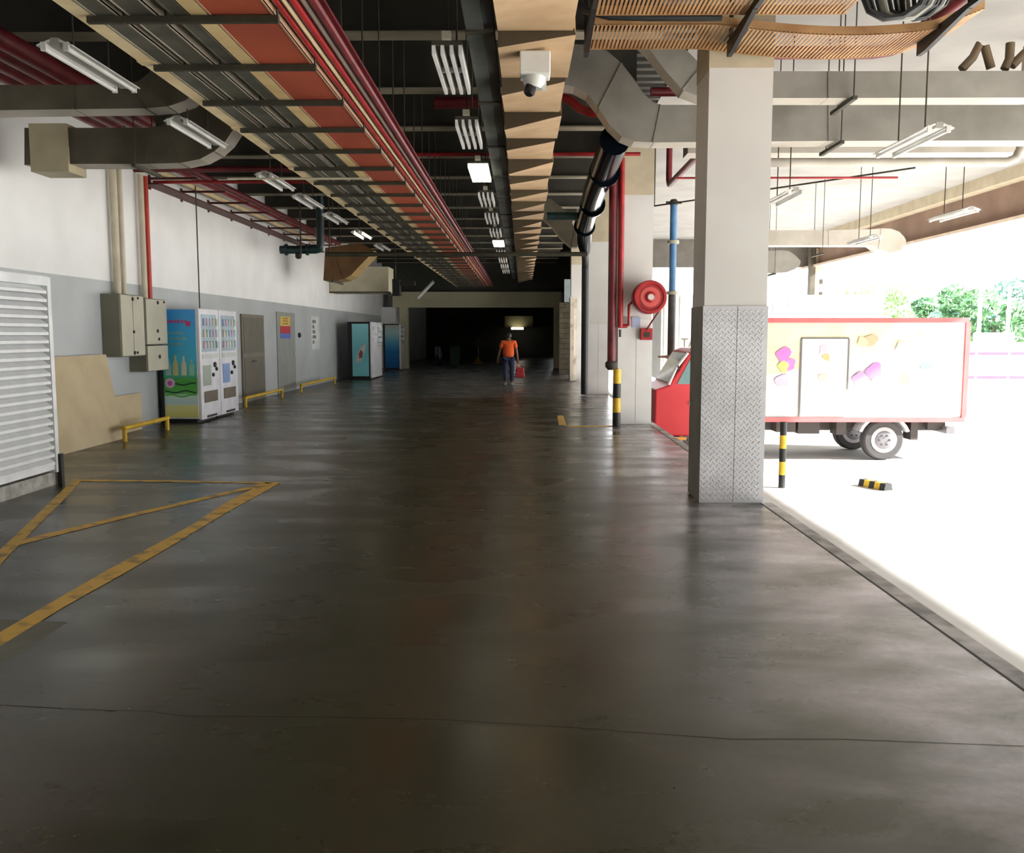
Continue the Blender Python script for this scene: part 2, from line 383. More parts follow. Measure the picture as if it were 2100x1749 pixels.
# ------------------------------------------------------------------ electrical boxes and conduits
def ebox(name, label, y0, y1, z0, z1, depth, doors, marks):
    xf = XW + depth
    t = thing(name, label, 'electrical box', (XW, (y0 + y1) / 2, z0))
    box(XW + .008, xf, y0, y1, z0, z1).build('case', M_greyd, t, bevel=.008)
    for (a, b, c, d) in doors:
        dd = box(xf, xf + .018, y0 + (y1 - y0) * a, y0 + (y1 - y0) * b, z0 + (z1 - z0) * c, z0 + (z1 - z0) * d).build('door', M_grey, t, bevel=.004)
    for (a, c, s) in marks:
        yy = y0 + (y1 - y0) * a; zz = z0 + (z1 - z0) * c
        MB().lathe((xf + .018, yy, zz), (1, 0, 0), [(0, s), (.015, s), (.02, s * .6)], 12).build('latch', M_black, t)
ebox('electrical_cabinet', 'tall grey double-door electrical cabinet on the wall under beige conduits', 14.13, 15.02, 1.24, 2.23, .3, [(.02, .49, .015, .985), (.51, .98, .015, .985)],
     [(.5, .93, .03), (.72, .95, .02), (.5, .4, .025), (.5, .06, .03), (.62, .06, .02)])
ebox('meter_cabinet', 'grey electrical box with single upper door beneath the red conduit', 15.08, 15.98, 1.42, 2.2, .3, [(.02, .98, .015, .985)], [(.55, .92, .03), (.85, .94, .02), (.5, .3, .03), (.55, .12, .025)])
ebox('switch_box', 'small square grey box fixed below the single-door electrical box', 15.08, 15.98, .97, 1.41, .3, [(.02, .98, .02, .98)], [(.55, .55, .035)])
M_conduit = mat('beige_conduit', (206, 196, 172), .6)
def conduit(px, r, m, label, z0=2.22, z1=4.3, x=XW + .1):
    p = W(px, 500, x=x)
    o = tube([(x, p.y, z0), (x, p.y, z1)], r).build('conduit', m, None, True); return tag(o, label, 'conduit', 'conduits above the grey electrical boxes')
conduit(237, .06, M_conduit, 'widest beige conduit rising from the double-door cabinet'); conduit(250, .045, M_conduit, 'slender beige conduit beside the widest one')
conduit(293, .05, M_conduit, 'beige conduit next to the red one', 2.2); conduit(303, .045, mat('red_conduit', (190, 58, 36), .5), 'orange red conduit rising above the grey meter box', 2.2)
p = W(405, 500, x=-6.0)
tag(tube([(-6.0, p.y, 2.07), (-6.0, p.y, 4.3)], .012, 6).build('power_cable', M_strut), 'thin dark cable dropping to the top of the drink machines', 'cable')

# ------------------------------------------------------------------ vending machines
def stroke(mb, x, pts, wd, th=.003):
    for a, b in zip(pts, pts[1:]):
        pass
def vend(name, label, y0, y1, xb, xf, zt, group, art=None, sidem=None, wide_frame=None):
    t = thing(name, label, 'vending machine', ((xb + xf) / 2, (y0 + y1) / 2, 0), group)
    box(xb, xf - .06, y0, y1, .07, zt).build('cabinet', sidem or M_vwhite, t, bevel=.01)
    box(xb + .03, xf - .1, y0 + .03, y1 - .03, 0, .07).build('plinth', M_black, t)
    d = box(xf - .06, xf, y0 + .004, y1 - .004, .05, zt).build('door', M_vwhite, t, bevel=.012)
    wy = y1 - y0; P = lambda a: y0 + wy * a
    box(xf, xf + .008, P(.1), P(.86), zt * .62, zt * .95).build('display_window', M_glass, d)
    box(xf, xf + .012, P(.1), P(.9), zt * .56, zt * .6).build('button_strip', mat('button_strip', (206, 212, 206), .4), d)
    cols = [(232, 196, 204), (196, 218, 232), (234, 220, 200), (200, 222, 208), (176, 200, 228)]
    for r in range(3):
        for c in range(5):
            m = mat('can_%d' % ((r * 2 + c) % 5), cols[(r * 2 + c) % 5], .4)
            yy = P(.17 + .155 * c); zz = zt * (.65 + .1 * r)
            MB().lathe((xf + .03, yy, zz), (0, 0, 1), [(0, .03), (.1, .03), (.12, .022), (.135, .022)], 8).build('sample_can', m, d, True)
    return t, d, P
# first pair
XB, XFV = -6.5, -5.8
t1, d1, P = vend('drink_machine', 'white drink machine with blue and green printed side panel', 16.2, 17.24, XB, XFV, 2.06, 'white drink machines')
zt = 2.06
def front_details(d, P, xf, fl=(.12, .62), bluep=False):
    box(xf, xf + .01, P(.12), P(.5), zt * .32, zt * .5).build('poster', mat('poster_blue', (130, 158, 206), .4) if bluep else mat('poster_olive', (166, 178, 160), .4), d)
    for a, c, s in ((.7, .5, .05), (.78, .46, .035), (.6, .41, .035)):
        MB().lathe((xf, P(a), zt * c), (1, 0, 0), [(0, s), (.03, s), (.035, s * .7)], 12).build('coin_slot', M_black, d)
    box(xf, xf + .02, P(fl[0] + .02), P(.8), zt * .17, zt * .27).build('dispenser_flap', M_flap, d, bevel=.01)
    box(xf, xf + .01, P(.25), P(.75), zt * .035, zt * .055).build('vent_slot', M_black, d)
front_details(d1, P, XFV)
t2, d2, P2 = vend('drink_machine', 'plain white drink machine with blue poster, standing between another machine and grey door', 17.27, 18.32, XB, XFV, 2.06, 'white drink machines')
front_details(d2, P2, XFV, bluep=True)
# printed side panel of the first machine (flat print)
sd = -.002
def panel_grad(name, stops, axis=2, lo=0., hi=2.06):
    m = bpy.data.materials.new(name); m.use_nodes = True; n = m.node_tree; b = n.nodes['Principled BSDF']
    tc = n.nodes.new('ShaderNodeTexCoord'); sx = n.nodes.new('ShaderNodeSeparateXYZ'); mr = n.nodes.new('ShaderNodeMapRange')
    rp = n.nodes.new('ShaderNodeValToRGB'); e = rp.color_ramp.elements
    while len(e) < len(stops): e.new(.5)
    for k, (p, c) in enumerate(stops): e[k].position = p; e[k].color = (*lin(c), 1)
    n.links.new(tc.outputs['Object'], sx.inputs[0]); n.links.new(sx.outputs[axis], mr.inputs[0])
    mr.inputs[1].default_value = lo; mr.inputs[2].default_value = hi
    n.links.new(mr.outputs[0], rp.inputs[0]); n.links.new(rp.outputs[0], b.inputs['Base Color']); b.inputs['Roughness'].default_value = .3
    return m
gp = panel_grad('drink_print', [(0, (90, 84, 50)), (.06, (220, 214, 120)), (.15, (226, 226, 160)), (.17, (196, 220, 224)), (.24, (200, 230, 214)), (.26, (90, 178, 80)), (.38, (66, 160, 66)), (.42, (80, 180, 150)), (.55, (70, 186, 220)), (.8, (60, 176, 234)), (1, (72, 160, 236))])
pn = box(XB + .03, XFV - .065, 16.2 - .006, 16.2, .1, 2.04).build('printed_panel', gp, t1)
box(XB - .03, XB + .03, 16.16, 16.24, .07, 1.6).build('rear_edge', M_black, t1)
yp = 16.2 - .008
for k, (xc, hh, cc) in enumerate(((-6.38, .3, (170, 200, 190)), (-6.25, .36, (226, 214, 150)), (-6.1, .34, (220, 220, 190)), (-5.96, .28, (150, 206, 180)))):
    pts = [(-.045, 0), (.045, 0), (.045, hh * .6), (.018, hh * .78), (.018, hh), (-.018, hh), (-.018, hh * .78), (-.045, hh * .6)]
    MB().prism([(xc + a, yp, .86 + b) for a, b in pts], (0, .003, 0)).build('printed_bottle', mat('bottle_print_%d' % k, cc, .4), pn)
for k in range(5):
    zz = .48 + k * .07; pts = []
    for i in range(9):
        pts.append((XB + .05 + i * .07, zz + .02 * math.sin(i * 1.1 + k * 2)))
    mbb = MB()
    for (a, b), (c, d) in zip(pts, pts[1:]):
        mbb.add([(a, yp, b), (c, yp, d), (c, yp, d + .028), (a, yp, b + .028)], [(0, 1, 2, 3)])
    mbb.build('printed_leaf', mat('leaf_print_%d' % (k % 2), ((90, 180, 70), (24, 72, 34))[k % 2], .4), pn)
MB().lathe((-6.36, yp, .72), (0, -1, 0), [(0, .09), (.003, .09)], 20).build('printed_badge', mat('badge', (222, 190, 214), .4), pn)
MB().lathe((-6.36, yp - .003, .72), (0, -1, 0), [(0, .045), (.002, .045)], 20).build('printed_badge', mat('badge_core', (190, 90, 170), .4), pn)
mbb = MB()
for i in range(9):
    a = XB + .08 + i * .045
    mbb.add([(a, yp, 1.8), (a + .034, yp, 1.8), (a + .034, yp, 1.84 + .012 * (i % 3)), (a, yp, 1.84 + .012 * (i % 2))], [(0, 1, 2, 3)])
mbb.add([(XB + .46, yp, 1.74), (XB + .55, yp, 1.74), (XB + .55, yp, 1.83), (XB + .46, yp, 1.83)], [(0, 1, 2, 3)])
mbb.build('printed_lettering', mat('pink_print', (198, 70, 130), .4), pn)
for zz, l in ((1.6, .3), (1.5, .34), (1.4, .3)):
    mbb = MB()
    for i in range(int(l / .034)):
        a = XB + .14 + i * .034; mbb.add([(a, yp, zz), (a + .022, yp, zz), (a + .022, yp, zz + .03 + .015 * ((i * 7) % 3)), (a, yp, zz + .03)], [(0, 1, 2, 3)])
    mbb.build('printed_lettering', mat('cream_print', (160, 196, 170), .4), pn)
# second pair: dark machine with teal picture, white one behind
t3, d3, P3 = vend('drink_machine', 'black-sided drink machine with teal splash picture on its side', 31.8, 32.9, -6.16, -5.31, 2.03, 'drink machines beyond the notice', sidem=M_black)
box(-5.31, -5.29, 31.83, 32.87, .1, 1.98).build('front_sheet', M_vwhite, d3)
tp = panel_grad('teal_print', [(0, (210, 236, 236)), (.05, (120, 196, 202)), (.5, (104, 176, 186)), (1, (136, 204, 212))])
pt = box(-6.0, -5.42, 31.79, 31.8, .12, 1.96).build('printed_panel', tp, t3)
pts = [(-.2, -.36), (.02, -.3), (.14, .05), (.2, .34), (.05, .22), (-.1, .05)]
MB().prism([(-5.7 + a, 31.786, .95 + b) for a, b in pts], (0, .003, 0)).build('printed_splash', mat('splash', (196, 190, 186), .4), pt)
pts = [(-.07, -.16), (.04, -.13), (.07, .05), (.0, .16), (-.08, .02)]
MB().prism([(-5.69 + a, 31.782, .9 + b) for a, b in pts], (0, .003, 0)).build('printed_can', mat('can_print', (120, 84, 80), .4), pt)
t4, d4, P4 = vend('drink_machine', 'white fronted drink machine past the teal splash picture', 33.0, 34.1, -6.16, -5.31, 2.03, 'drink machines beyond the notice')
t5, d5, P5 = vend('drink_machine', 'blue sided drink machine standing against the portal post', 40.2, 41.3, -6.2, -5.43, 2.05, 'drink machines beyond the notice', sidem=M_black)
bp = panel_grad('blue_print', [(0, (20, 80, 140)), (.4, (26, 110, 170)), (.6, (80, 160, 190)), (.8, (160, 196, 196)), (1, (176, 180, 164))])
box(-6.12, -5.5, 40.19, 40.2, .1, 2.0).build('printed_panel', bp, t5)

# ------------------------------------------------------------------ doors and signs on the left wall
dr = box(XW, XW + .05, 21.1, 22.9, 0, 2.07).build('door_1', mat('door_brown_grey', (120, 114, 100), .5)); tag(dr, kind='structure')
for z0, z1 in ((.12, 1.05), (1.15, 2.0)): box(XW + .05, XW + .06, 21.2, 22.8, z0, z1).build('door_panel', mat('door_panel', (104, 97, 82), .5), dr)
box(XW + .06, XW + .08, 21.8, 22.1, .93, .96).build('handle', M_black, dr)
dr = box(XW, XW + .03, 24.2, 26.1, 0, 2.2).build('door_2', mat('door_light_grey', (150, 152, 146), .4)); tag(dr, kind='structure')
MB().tube([(XW + .03, 25.9, 1.05), (XW + .08, 25.9, 1.05), (XW + .08, 25.75, 1.05)], .012, 6).build('handle', M_steel, dr)
sg = thing('wall_sign', 'yellow, red and blue safety sign on the light grey door', 'sign', (XW + .03, 25, 1.45))
for z0, z1, c, nm in ((1.48, 1.62, (92, 112, 186), 'blue'), (1.62, 1.82, (188, 50, 66), 'red'), (1.82, 2.08, (222, 194, 96), 'yellow')):
    box(XW + .03, XW + .038, 24.5, 25.55, z0, z1).build('sign_field', mat('sign_' + nm, c, .4), sg)
for k in range(3): box(XW + .038, XW + .04, 24.75, 25.3, 1.87 + k * .07, 1.9 + k * .07).build('sign_print', mat('sign_print', (150, 90, 40), .5), sg)
nt = thing('wall_notice', 'tall narrow white paper notice stuck on the grey wall', 'notice', (XW, 28.6, 1.1))
box(XW + .006, XW + .012, 28.2, 29.3, 1.12, 2.15).build('sheet', mat('notice_white', (214, 216, 212), .6), nt)
for k in range(5): box(XW + .012, XW + .014, 28.35, 28.6 + .12 * ((k * 5) % 3), 1.3 + k * .16, 1.4 + k * .16).build('notice_print', mat('notice_print', (120, 124, 122), .6), nt)
o = MB().lathe((XW + .006, 26.6, 1.57), (1, 0, 0), [(0, .07), (.05, .07), (.07, .04)], 14).build('wall_bell', M_black); tag(o, 'small round black fitting on the grey wall beside the sign', 'alarm')

# ------------------------------------------------------------------ long cable tray bank
ZT, TY0, TY1 = 3.55, 2.5, 38.0
t = thing('cream_trunking', 'long cream trunking along the left edge of the cable tray bank', 'trunking', (-2.71, 20, ZT))
box(-2.765, -2.655, TY0, TY1, ZT, ZT + .1).build('body', M_cream, t)
y = 4.62
while y < 37:
    box(-2.772, -2.648, y - .05, y + .05, ZT - .006, ZT + .105).build('coupling', M_cream, t); y += 1.05 * 2
def tray(label, x0, x1, m, name='cable_tray', lipm=None):
    t = thing(name, label, 'cable tray', ((x0 + x1) / 2, 20, ZT), 'cable trays in the overhead bank')
    box(x0, x1, TY0, TY1, ZT, ZT + .012).build('tray_base', m, t)
    for xa in (x0, x1 - .012): box(xa, xa + .012, TY0, TY1, ZT - .004, ZT + .1).build('tray_side', lipm or m, t)
M_lip = mat('tray_lip', (170, 162, 144), .5, metal=.3)
tray('grey steel cable tray next to the cream trunking', -2.64, -2.49, M_tray, lipm=M_lip)
tray('wide grey steel cable tray in the middle of the bank', -2.43, -2.25, M_tray, lipm=M_lip)
tray('narrow grey steel cable tray beside the tan strip', -2.16, -2.05, M_tray)
o = box(-2.04, -1.935, TY0, TY1, ZT - .002, ZT + .06).build('tan_trunking', mat('tan_strip', (224, 198, 146), .6, c2=(200, 172, 120), scale=3)); tag(o, 'tan trunking between grey tray and red brown tray', 'trunking')
tray('broad red brown cable tray overhead', -1.925, -1.53, M_redbrown, lipm=mat('redbrown_lip', (176, 140, 112), .6))
for x, r, m, lb in ((-1.49, .022, M_red, 'bright red pipe nearest the red brown tray'), (-1.44, .018, M_cream, 'cream conduit between two red pipes'), (-1.385, .026, M_red, 'red pipe between the cream and grey conduits'),
                    (-1.325, .018, mat('grey_conduit', (150, 138, 122), .5), 'grey conduit between red pipes of the tray bank'), (-1.265, .028, M_maroon, 'outermost dark red pipe of the tray bank')):
    tag(tube([(x, TY0, ZT + .05), (x, TY1, ZT + .05)], r, 8).build('pipe', m, None, True), lb, 'pipe', 'pipes beside the red brown tray')
# second red layer above the trays
tag(box(-1.5, -1.25, TY0, TY1, ZT + .13, ZT + .15).build('upper_tray', M_maroon), 'dark red tray above the row of red pipes', 'cable tray')
hg = thing('tray_hanger', 'dark strut hanger crossing beneath the overhead cable tray bank', 'hanger', (0, 0, 0), 'strut hangers under the tray bank')
box(-2.68, -1.5, -.02, .02, -.045, -.006).build('strut', M_strut, hg)
for x in (-2.46, -2.2, -1.51): tube([(x, 0, -.05), (x, 0, ZC - ZT - .001)], .008, 6).build('rod', M_strut, hg)
ya, yz = W(500, 140, z=ZT - .03).y, W(500, 312, z=ZT - .03).y; stp = (yz - ya) / 3; y = ya - 2 * stp; ys = []
while y < 37.5: ys.append(y); y += stp
for i, y in enumerate(ys):
    o = hg if i == 0 else copy_tree(hg); o.location = (0, y, ZT - .002)

# ------------------------------------------------------------------ tan insulated duct with stepped panels, grey trunking beside it
ZD = 3.85
t = thing('insulated_duct', 'tan insulated duct of overlapping stepped panels down the ceiling centre', 'duct', (.1, 20, ZD))
y = 3.3; k = 0
while y < 38:
    L = 1.25; dz = (.2, .15, .22, .13, .17)[k % 5]; x0, x1 = -.19, .385
    z = ZD
    NX = NY = 6; vs = []; fs = []
    for b_ in range(NY + 1):
        for a_ in range(NX + 1):
            u, v_ = a_ / NX, b_ / NY
            zz = z - (1 - v_) * dz * (.8 - .7 * u) + .015 * v_
            vs.append((x0 + (x1 - x0) * u + (.012 if k % 2 else -.012) * (u > .9), y + (L - .012) * v_, zz))
    for b_ in range(NY):
        for a_ in range(NX):
            q_ = b_ * (NX + 1) + a_; fs.append((q_, q_ + 1, q_ + NX + 2, q_ + NX + 1))
    n0 = len(vs); c4 = [0, NX, (NX + 1) * (NY + 1) - 1, (NX + 1) * NY]
    vs += [(x0, y, z + .3), (x1, y, z + .3), (x1, y + L - .012, z + .3), (x0, y + L - .012, z + .3)]
    near_edge = [vs[i_] for i_ in range(NX + 1)]
    MB().prism([(a_, b_ - .006, c_) for a_, b_, c_ in near_edge] + [(x1, y - .006, z + .03), (x0, y - .006, z + .03)], (0, .005, 0)).build('joint_lip', mat('joint_mastic', (78, 66, 46), .85), t)  # dark facing stands for shade on the near end of each step
    fs += [tuple(range(NX, -1, -1)) + (n0, n0 + 1), tuple((NX + 1) * NY + i_ for i_ in range(NX + 1)) + (n0 + 2, n0 + 3),
           tuple(i_ * (NX + 1) for i_ in range(NY + 1)) + (n0 + 3, n0), tuple(i_ * (NX + 1) + NX for i_ in range(NY, -1, -1)) + (n0 + 1, n0 + 2), (n0, n0 + 1, n0 + 2, n0 + 3)]
    MB().add(vs, fs).build('duct_panel', M_tan, t, True)
    y += L; k += 1
t = thing('steel_trunking', 'dark grey steel trunking running beside the tan duct', 'trunking', (-.33, 20, 3.9))
box(-.43, -.3, 2.5, 38, 3.88, 4.0).build('body', M_trunk, t)
box(-.3, -.225, 2.5, 38, 3.93, 4.03).build('body', mat('trunk_blue_grey', (112, 118, 124), .45, metal=.3), t)
y = 5.0
while y < 37: box(-.44, -.22, y - .04, y + .04, 3.865, 3.885).build('strap', M_strut, t); y += 2.1

# ------------------------------------------------------------------ hanging light fittings
def quad_light(name, label, lit, group):
    t = thing(name, label, 'ceiling light', (0, 0, 0), group)
    box(-.12, .12, -.6, .6, .04, .075).build('tray', mat('fixture_inner', (70, 66, 56), .6), t)
    for x in (-.105, -.036, .036, .105):
        if lit: box(x - .03, x + .03, -.6, .6, -.01, .04).build('lit_tube', M_lit, t)
        else: box(x - .014, x + .014, -.6, .6, -.03, .04).build('reflector_fin', mat('bright_fin', (244, 244, 240), .35), t)
    box(-.1, .1, -.01, .01, .0, .04).build('cross_blade', M_fixture, t)
    box(-.035, .035, -.66, -.56, .075, .13).build('terminal_box', M_grey, t)
    tube([(0, -.5, .13), (0, -.5, ZC - 3.82 - .001)], .009, 6).build('rod', M_strut, t); tube([(0, .5, .075), (0, .5, ZC - 3.82 - .001)], .009, 6).build('rod', M_strut, t)
    return t
ql = quad_light('louvre_light', 'unlit four-fin louvre light hung left of the steel trunking', False, 'louvre lights in the ceiling centre')
qlit = quad_light('louvre_light', 'glowing louvre light among unlit ones left of the steel trunking', True, 'louvre lights in the ceiling centre')
f1 = f2 = True
for k in range(11):
    yc = W(0, (97 if k == 0 else 97), z=3.85).y + .62 + k * 2.47
    if yc > 34: break
    lit = k in (2, 6)
    if lit: o = qlit if f2 else copy_tree(qlit); f2 = False
    else: o = ql if f1 else copy_tree(ql); f1 = False
    o.location = (-.60, yc, 3.82)
def twin_light(name, label, lit, group, zh=None):
    t = thing(name, label, 'ceiling light', (0, 0, 0), group)
    MB().prism([(-.035, -.6, .025), (.035, -.6, .025), (.03, -.6, .08), (-.03, -.6, .08)], (0, 1.2, 0)).build('spine', mat('batten_spine', (168, 166, 158), .5), t)
    for s in (-1, 1):
        MB().prism([(s * .035, -.6, .05), (s * .135, -.6, .02), (s * .135, -.6, .03), (s * .035, -.6, .07)], (0, 1.2, 0)).build('reflector', mat('batten_reflector', (236, 236, 232), .3), t)
        tube([(s * .085, -.58, .008), (s * .085, .58, .008)], .019, 8).build('tube', M_lit if lit else M_tube, t, True)
        for yy in (-.59, .59): box(s * .085 - .02, s * .085 + .02, yy - .012, yy + .012, -.012, .05).build('lamp_holder', M_fixture, t)
    for yy in (-.3, .3): tube([(0, yy, .07), (0, yy, zh or ZC - 3.72 - .001)], .008, 6).build('rod', M_strut, t)
    return t
tl = twin_light('batten_light', 'unlit twin-tube batten light hung over the left side of the aisle', False, 'batten lights along the left wall')
tlit = twin_light('batten_light', 'glowing batten light hung over the left side of the aisle', True, 'batten lights along the left wall')
f1 = f2 = True
for k, (px, py) in enumerate(((90, 100), (352, 253), (505, 362), (603, 406), (672, 443), (724, 478), (762, 505))):
    p = W(px, py, z=3.72)
    lit = k == 5
    if lit: o = tlit if f2 else copy_tree(tlit); f2 = False
    else: o = tl if f1 else copy_tree(tl); f1 = False
    o.location = (-3.5, p.y + .6, 3.72)

# CCTV camera
p = W(1097, 158, z=3.62)
t = thing('security_camera', 'white security camera mounted under the tan duct', 'camera', p)
box(p.x - .12, p.x + .12, p.y - .12, p.y + .12, p.z, p.z + .17).build('mount_box', M_fixture, t, bevel=.01)
MB().lathe((p.x, p.y, p.z), (-.15, -.1, -1), [(0, .09), (.05, .09), (.09, .06)], 16).build('body', M_fixture, t, True)
MB().lathe((p.x - .03, p.y - .02, p.z - .07), (-.25, -.4, -1), [(0, .045), (.07, .045), (.085, .03)], 14).build('lens', M_black, t, True)
box(p.x + .05, p.x + .09, p.y - .03, p.y + .03, p.z - .1, p.z).build('arm', M_fixture, t)

# ------------------------------------------------------------------ sheet metal ducts running across (constant depth, bends in the vertical plane)
def duct(label, yf, dep, top, bot, m=M_galv, seams=(), name='sheet_metal_duct', um=None, hang=()):
    """top / bot: polylines of (x, z) from one end to the other, same count"""
    n = len(top)
    t = thing(name, label, 'duct', (sum(p[0] for p in bot) / n, yf + dep / 2, min(p[1] for p in bot)))
    mb = MB(); v = []
    for (a, b), (c, d) in zip(top, bot): v += [(a, yf, b), (c, yf, d), (c, yf + dep, d), (a, yf + dep, b)]
    f = [(0, 1, 2, 3), (4 * n - 4, 4 * n - 1, 4 * n - 2, 4 * n - 3)]; fb = []
    for i in range(n - 1):
        k = 4 * i
        f += [(k, k + 4, k + 5, k + 1), (k + 2, k + 6, k + 7, k + 3), (k + 3, k + 7, k + 4, k)]
        fb += [(k + 1, k + 5, k + 6, k + 2)]
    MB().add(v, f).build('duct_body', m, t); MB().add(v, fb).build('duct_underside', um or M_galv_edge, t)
    for i in seams:
        (a, b), (c, d) = top[i], bot[i]
        dx, dz = a - c, b - d; L = math.hypot(dx, dz); nx, nz = dz / L * .012, -dx / L * .012
        MB().prism([(a - nx, yf - .012, b - nz), (a + nx, yf - .012, b + nz), (c + nx, yf - .012, d + nz), (c - nx, yf - .012, d - nz)], (0, dep + .024, 0)).build('seam_flange', m, t)
    for hx in hang:
        zb = min(q[1] for q in bot)
        box(hx - .025, hx + .025, yf - .15, yf + dep + .3, zb - .05, zb - .008).build('hanger_bar', M_strut, t)
        for yy in (yf - .1, yf + dep + .1): tube([(hx, yy, zb - .05), (hx, yy, ZC - .01)], .008, 6).build('hanger_rod', M_strut, t)
    return t
def rail_pts(pxs, Y): return [(q.x, q.z) for q in (W(a, b, y=Y) for a, b in pxs)]
# duct B, long, with an S bend
YB_ = 11.65
bot = rail_pts([(1150, 172), (1178, 178), (1205, 192), (1228, 222), (1250, 256), (1275, 280), (1300, 290), (1340, 292), (1440, 291), (1700, 289), (2110, 288)], YB_)
top = rail_pts([(1150, 88), (1200, 92), (1245, 104), (1275, 130), (1300, 162), (1320, 192), (1340, 210), (1356, 215), (1440, 215), (1700, 215), (2110, 215)], YB_)
bot.append((9.2, bot[-1][1])); top.append((9.2, top[-1][1]))
duct('long grey duct with an S bend passing behind the checker plate column', YB_, .36, top, bot, seams=(3, 7, 8, 9), hang=(3.95,))
YA_ = 10.7
bot = rail_pts([(1290, 60), (1335, 105), (1365, 145), (1400, 185), (1440, 200), (1480, 201), (1700, 201), (2110, 200)], YA_)
top = rail_pts([(1360, 60), (1385, 75), (1410, 105), (1440, 135), (1470, 145), (1500, 146), (1700, 146), (2110, 145)], YA_)
bot.append((9.2, bot[-1][1])); top.append((9.2, top[-1][1]))
duct('long grey duct closest to the perforated cable trays', YA_, .32, top, bot, seams=(3, 5, 6), hang=(3.75,))
# left pair
YL2 = 11.36
bot = rail_pts([(50, 338), (140, 336), (300, 336), (370, 334), (410, 326), (440, 310), (462, 290), (485, 255), (500, 215)], YL2)
top = rail_pts([(50, 262), (140, 262), (300, 262), (330, 258), (345, 248), (356, 232), (362, 212), (366, 190), (368, 160)], YL2)
t = duct('old grey-brown duct bending upward, with boxed outlet at the white wall', YL2, .36, top, bot, m=M_galvdark, seams=(1, 2, 3, 5), hang=(-4.75,))
q = lambda a, b, Y=YL2: W(a, b, y=Y)
a, b, c, d = q(62, 258), q(140, 262), q(140, 336), q(62, 334)
box(max(a.x, XW + .005), b.x, YL2 - .04, YL2 + .42, c.z - .1, a.z + .02).build('outlet_box', mat('outlet_box', (172, 162, 134), .6, c2=(152, 142, 114), scale=2), t)
YL1_ = 9.4
bot = rail_pts([(-160, 236), (0, 226), (150, 224), (300, 222), (345, 218), (380, 206), (402, 188), (415, 150)], YL1_)
top = rail_pts([(-160, 176), (0, 174), (150, 174), (250, 172), (285, 166), (305, 150), (318, 130), (325, 100)], YL1_)
duct('dark old duct bending upward under the maroon pipes', YL1_, .3, top, bot, m=M_galvdark, seams=(2, 3, 4))
# brown elbow duct farther along the left wall
YH = 25.0
bot = rail_pts([(663, 575), (690, 575), (706, 572), (720, 564), (735, 548), (768, 514)], YH)
top = rail_pts([(667, 508), (672, 508), (680, 506), (688, 505), (700, 503), (738, 498)], YH)
M_rust = mat('rusty_duct', (128, 92, 52), .7, c2=(98, 68, 38), scale=1.4)
duct('rust brown duct elbow hanging beside the white wall', YH, 1.0, top, bot, m=M_rust, seams=(2, 4), hang=(-5.2,), um=mat('rusty_lip', (160, 134, 84), .7))
# cream boxed duct past it
YX = 31.0
a, b = W(722, 547, y=YX), W(797, 600, y=YX)
o = thing('boxed_duct', 'pale cream boxed duct beyond the rust brown elbow', 'duct', (a.x, YX, b.z))
box(XW + .01, b.x, YX, YX + 1.2, b.z, a.z).build('casing', mat('cream_box', (204, 196, 168), .7), o)
box(XW + .01, b.x + .02, YX - .015, YX, b.z - .02, b.z + .04).build('casing_edge', M_galvdark, o)
# right: far ducts under the canopy
YR = 23.4
bot = rail_pts([(1560, 503), (1700, 503), (1790, 503), (1802, 511), (1825, 518), (1846, 514), (1856, 503), (1858, 496)], YR)
top = rail_pts([(1560, 472), (1700, 472), (1790, 470), (1808, 468), (1828, 469), (1844, 475), (1854, 485), (1858, 492)], YR)
duct('pale round-ended duct below the canopy above the truck', YR, .5, top, bot, m=M_galv_edge, seams=(1, 3), hang=(7.6,))
YR2 = 27.0
bot = rail_pts([(1540, 560), (1590, 560), (1615, 558), (1630, 552), (1640, 545), (1642, 535)], YR2)
top = rail_pts([(1540, 515), (1590, 514), (1605, 513), (1618, 515), (1630, 522), (1637, 530)], YR2)
duct('grey round-ended duct half hidden by the checker plate column', YR2, .5, top, bot, m=M_galv, hang=(7.4,))
# small sloping duct near column 3
YS = 23.0
bot = rail_pts([(1098, 432), (1114, 449), (1130, 462), (1152, 490), (1172, 507), (1184, 507)], YS)
top = rail_pts([(1098, 405), (1130, 408), (1158, 430), (1172, 455), (1180, 470), (1184, 472)], YS)
duct('brown grey duct stepping down beside the big navy pipe', YS, .4, top, bot, m=M_galvdark, seams=(2, 4))

# ------------------------------------------------------------------ pipes overhead
def pipe(label, path, r, m, name='pipe', n=12, group=None):
    return tag(tube(path, r, n).build(name, m, None, True), label, 'pipe', group)
for k, x in enumerate((-5.72, -5.5, -5.27, -5.06)):
    tag(tube([(x, 2.5, 4.45), (x, 12.5, 4.45)], .1, 12).build('pipe', M_maroon, None, True), 'maroon pipe in the bundle above the dark old duct', 'pipe', 'maroon pipes at the left ceiling')
pipe('thick dark red pipe crossing between the tray bank and the trunking', [(-1.2, W(870, 211, z=4.72).y, 4.72), (.3, W(870, 211, z=4.72).y, 4.72)], .08, M_maroon)
pipe('thin red pipe crossing the ceiling behind the tan duct', [(-2.1, 15.0, 4.5), (1.9, 15.0, 4.5)], .03, M_red)
pipe('red pipe crossing from the electrical conduits to the tray bank', [(XW, 15.6, 4.38), (-2.7, 15.6, 4.38)], .05, M_maroon)
pipe('slim red pipe below the other crossing red pipe at left', [(XW, 16.4, 4.3), (-2.9, 16.4, 4.3)], .03, M_red)
pipe('thin pale conduit passing under the tray bank', [(-3.6, 11.2, 3.482), (-1.85, 11.2, 3.482)], .014, M_conduit)
pipe('long dark pipe crossing under the far end of the tray bank', [(-4.6, 21.3, 3.45), (1.5, 21.3, 3.45)], .05, M_strut)
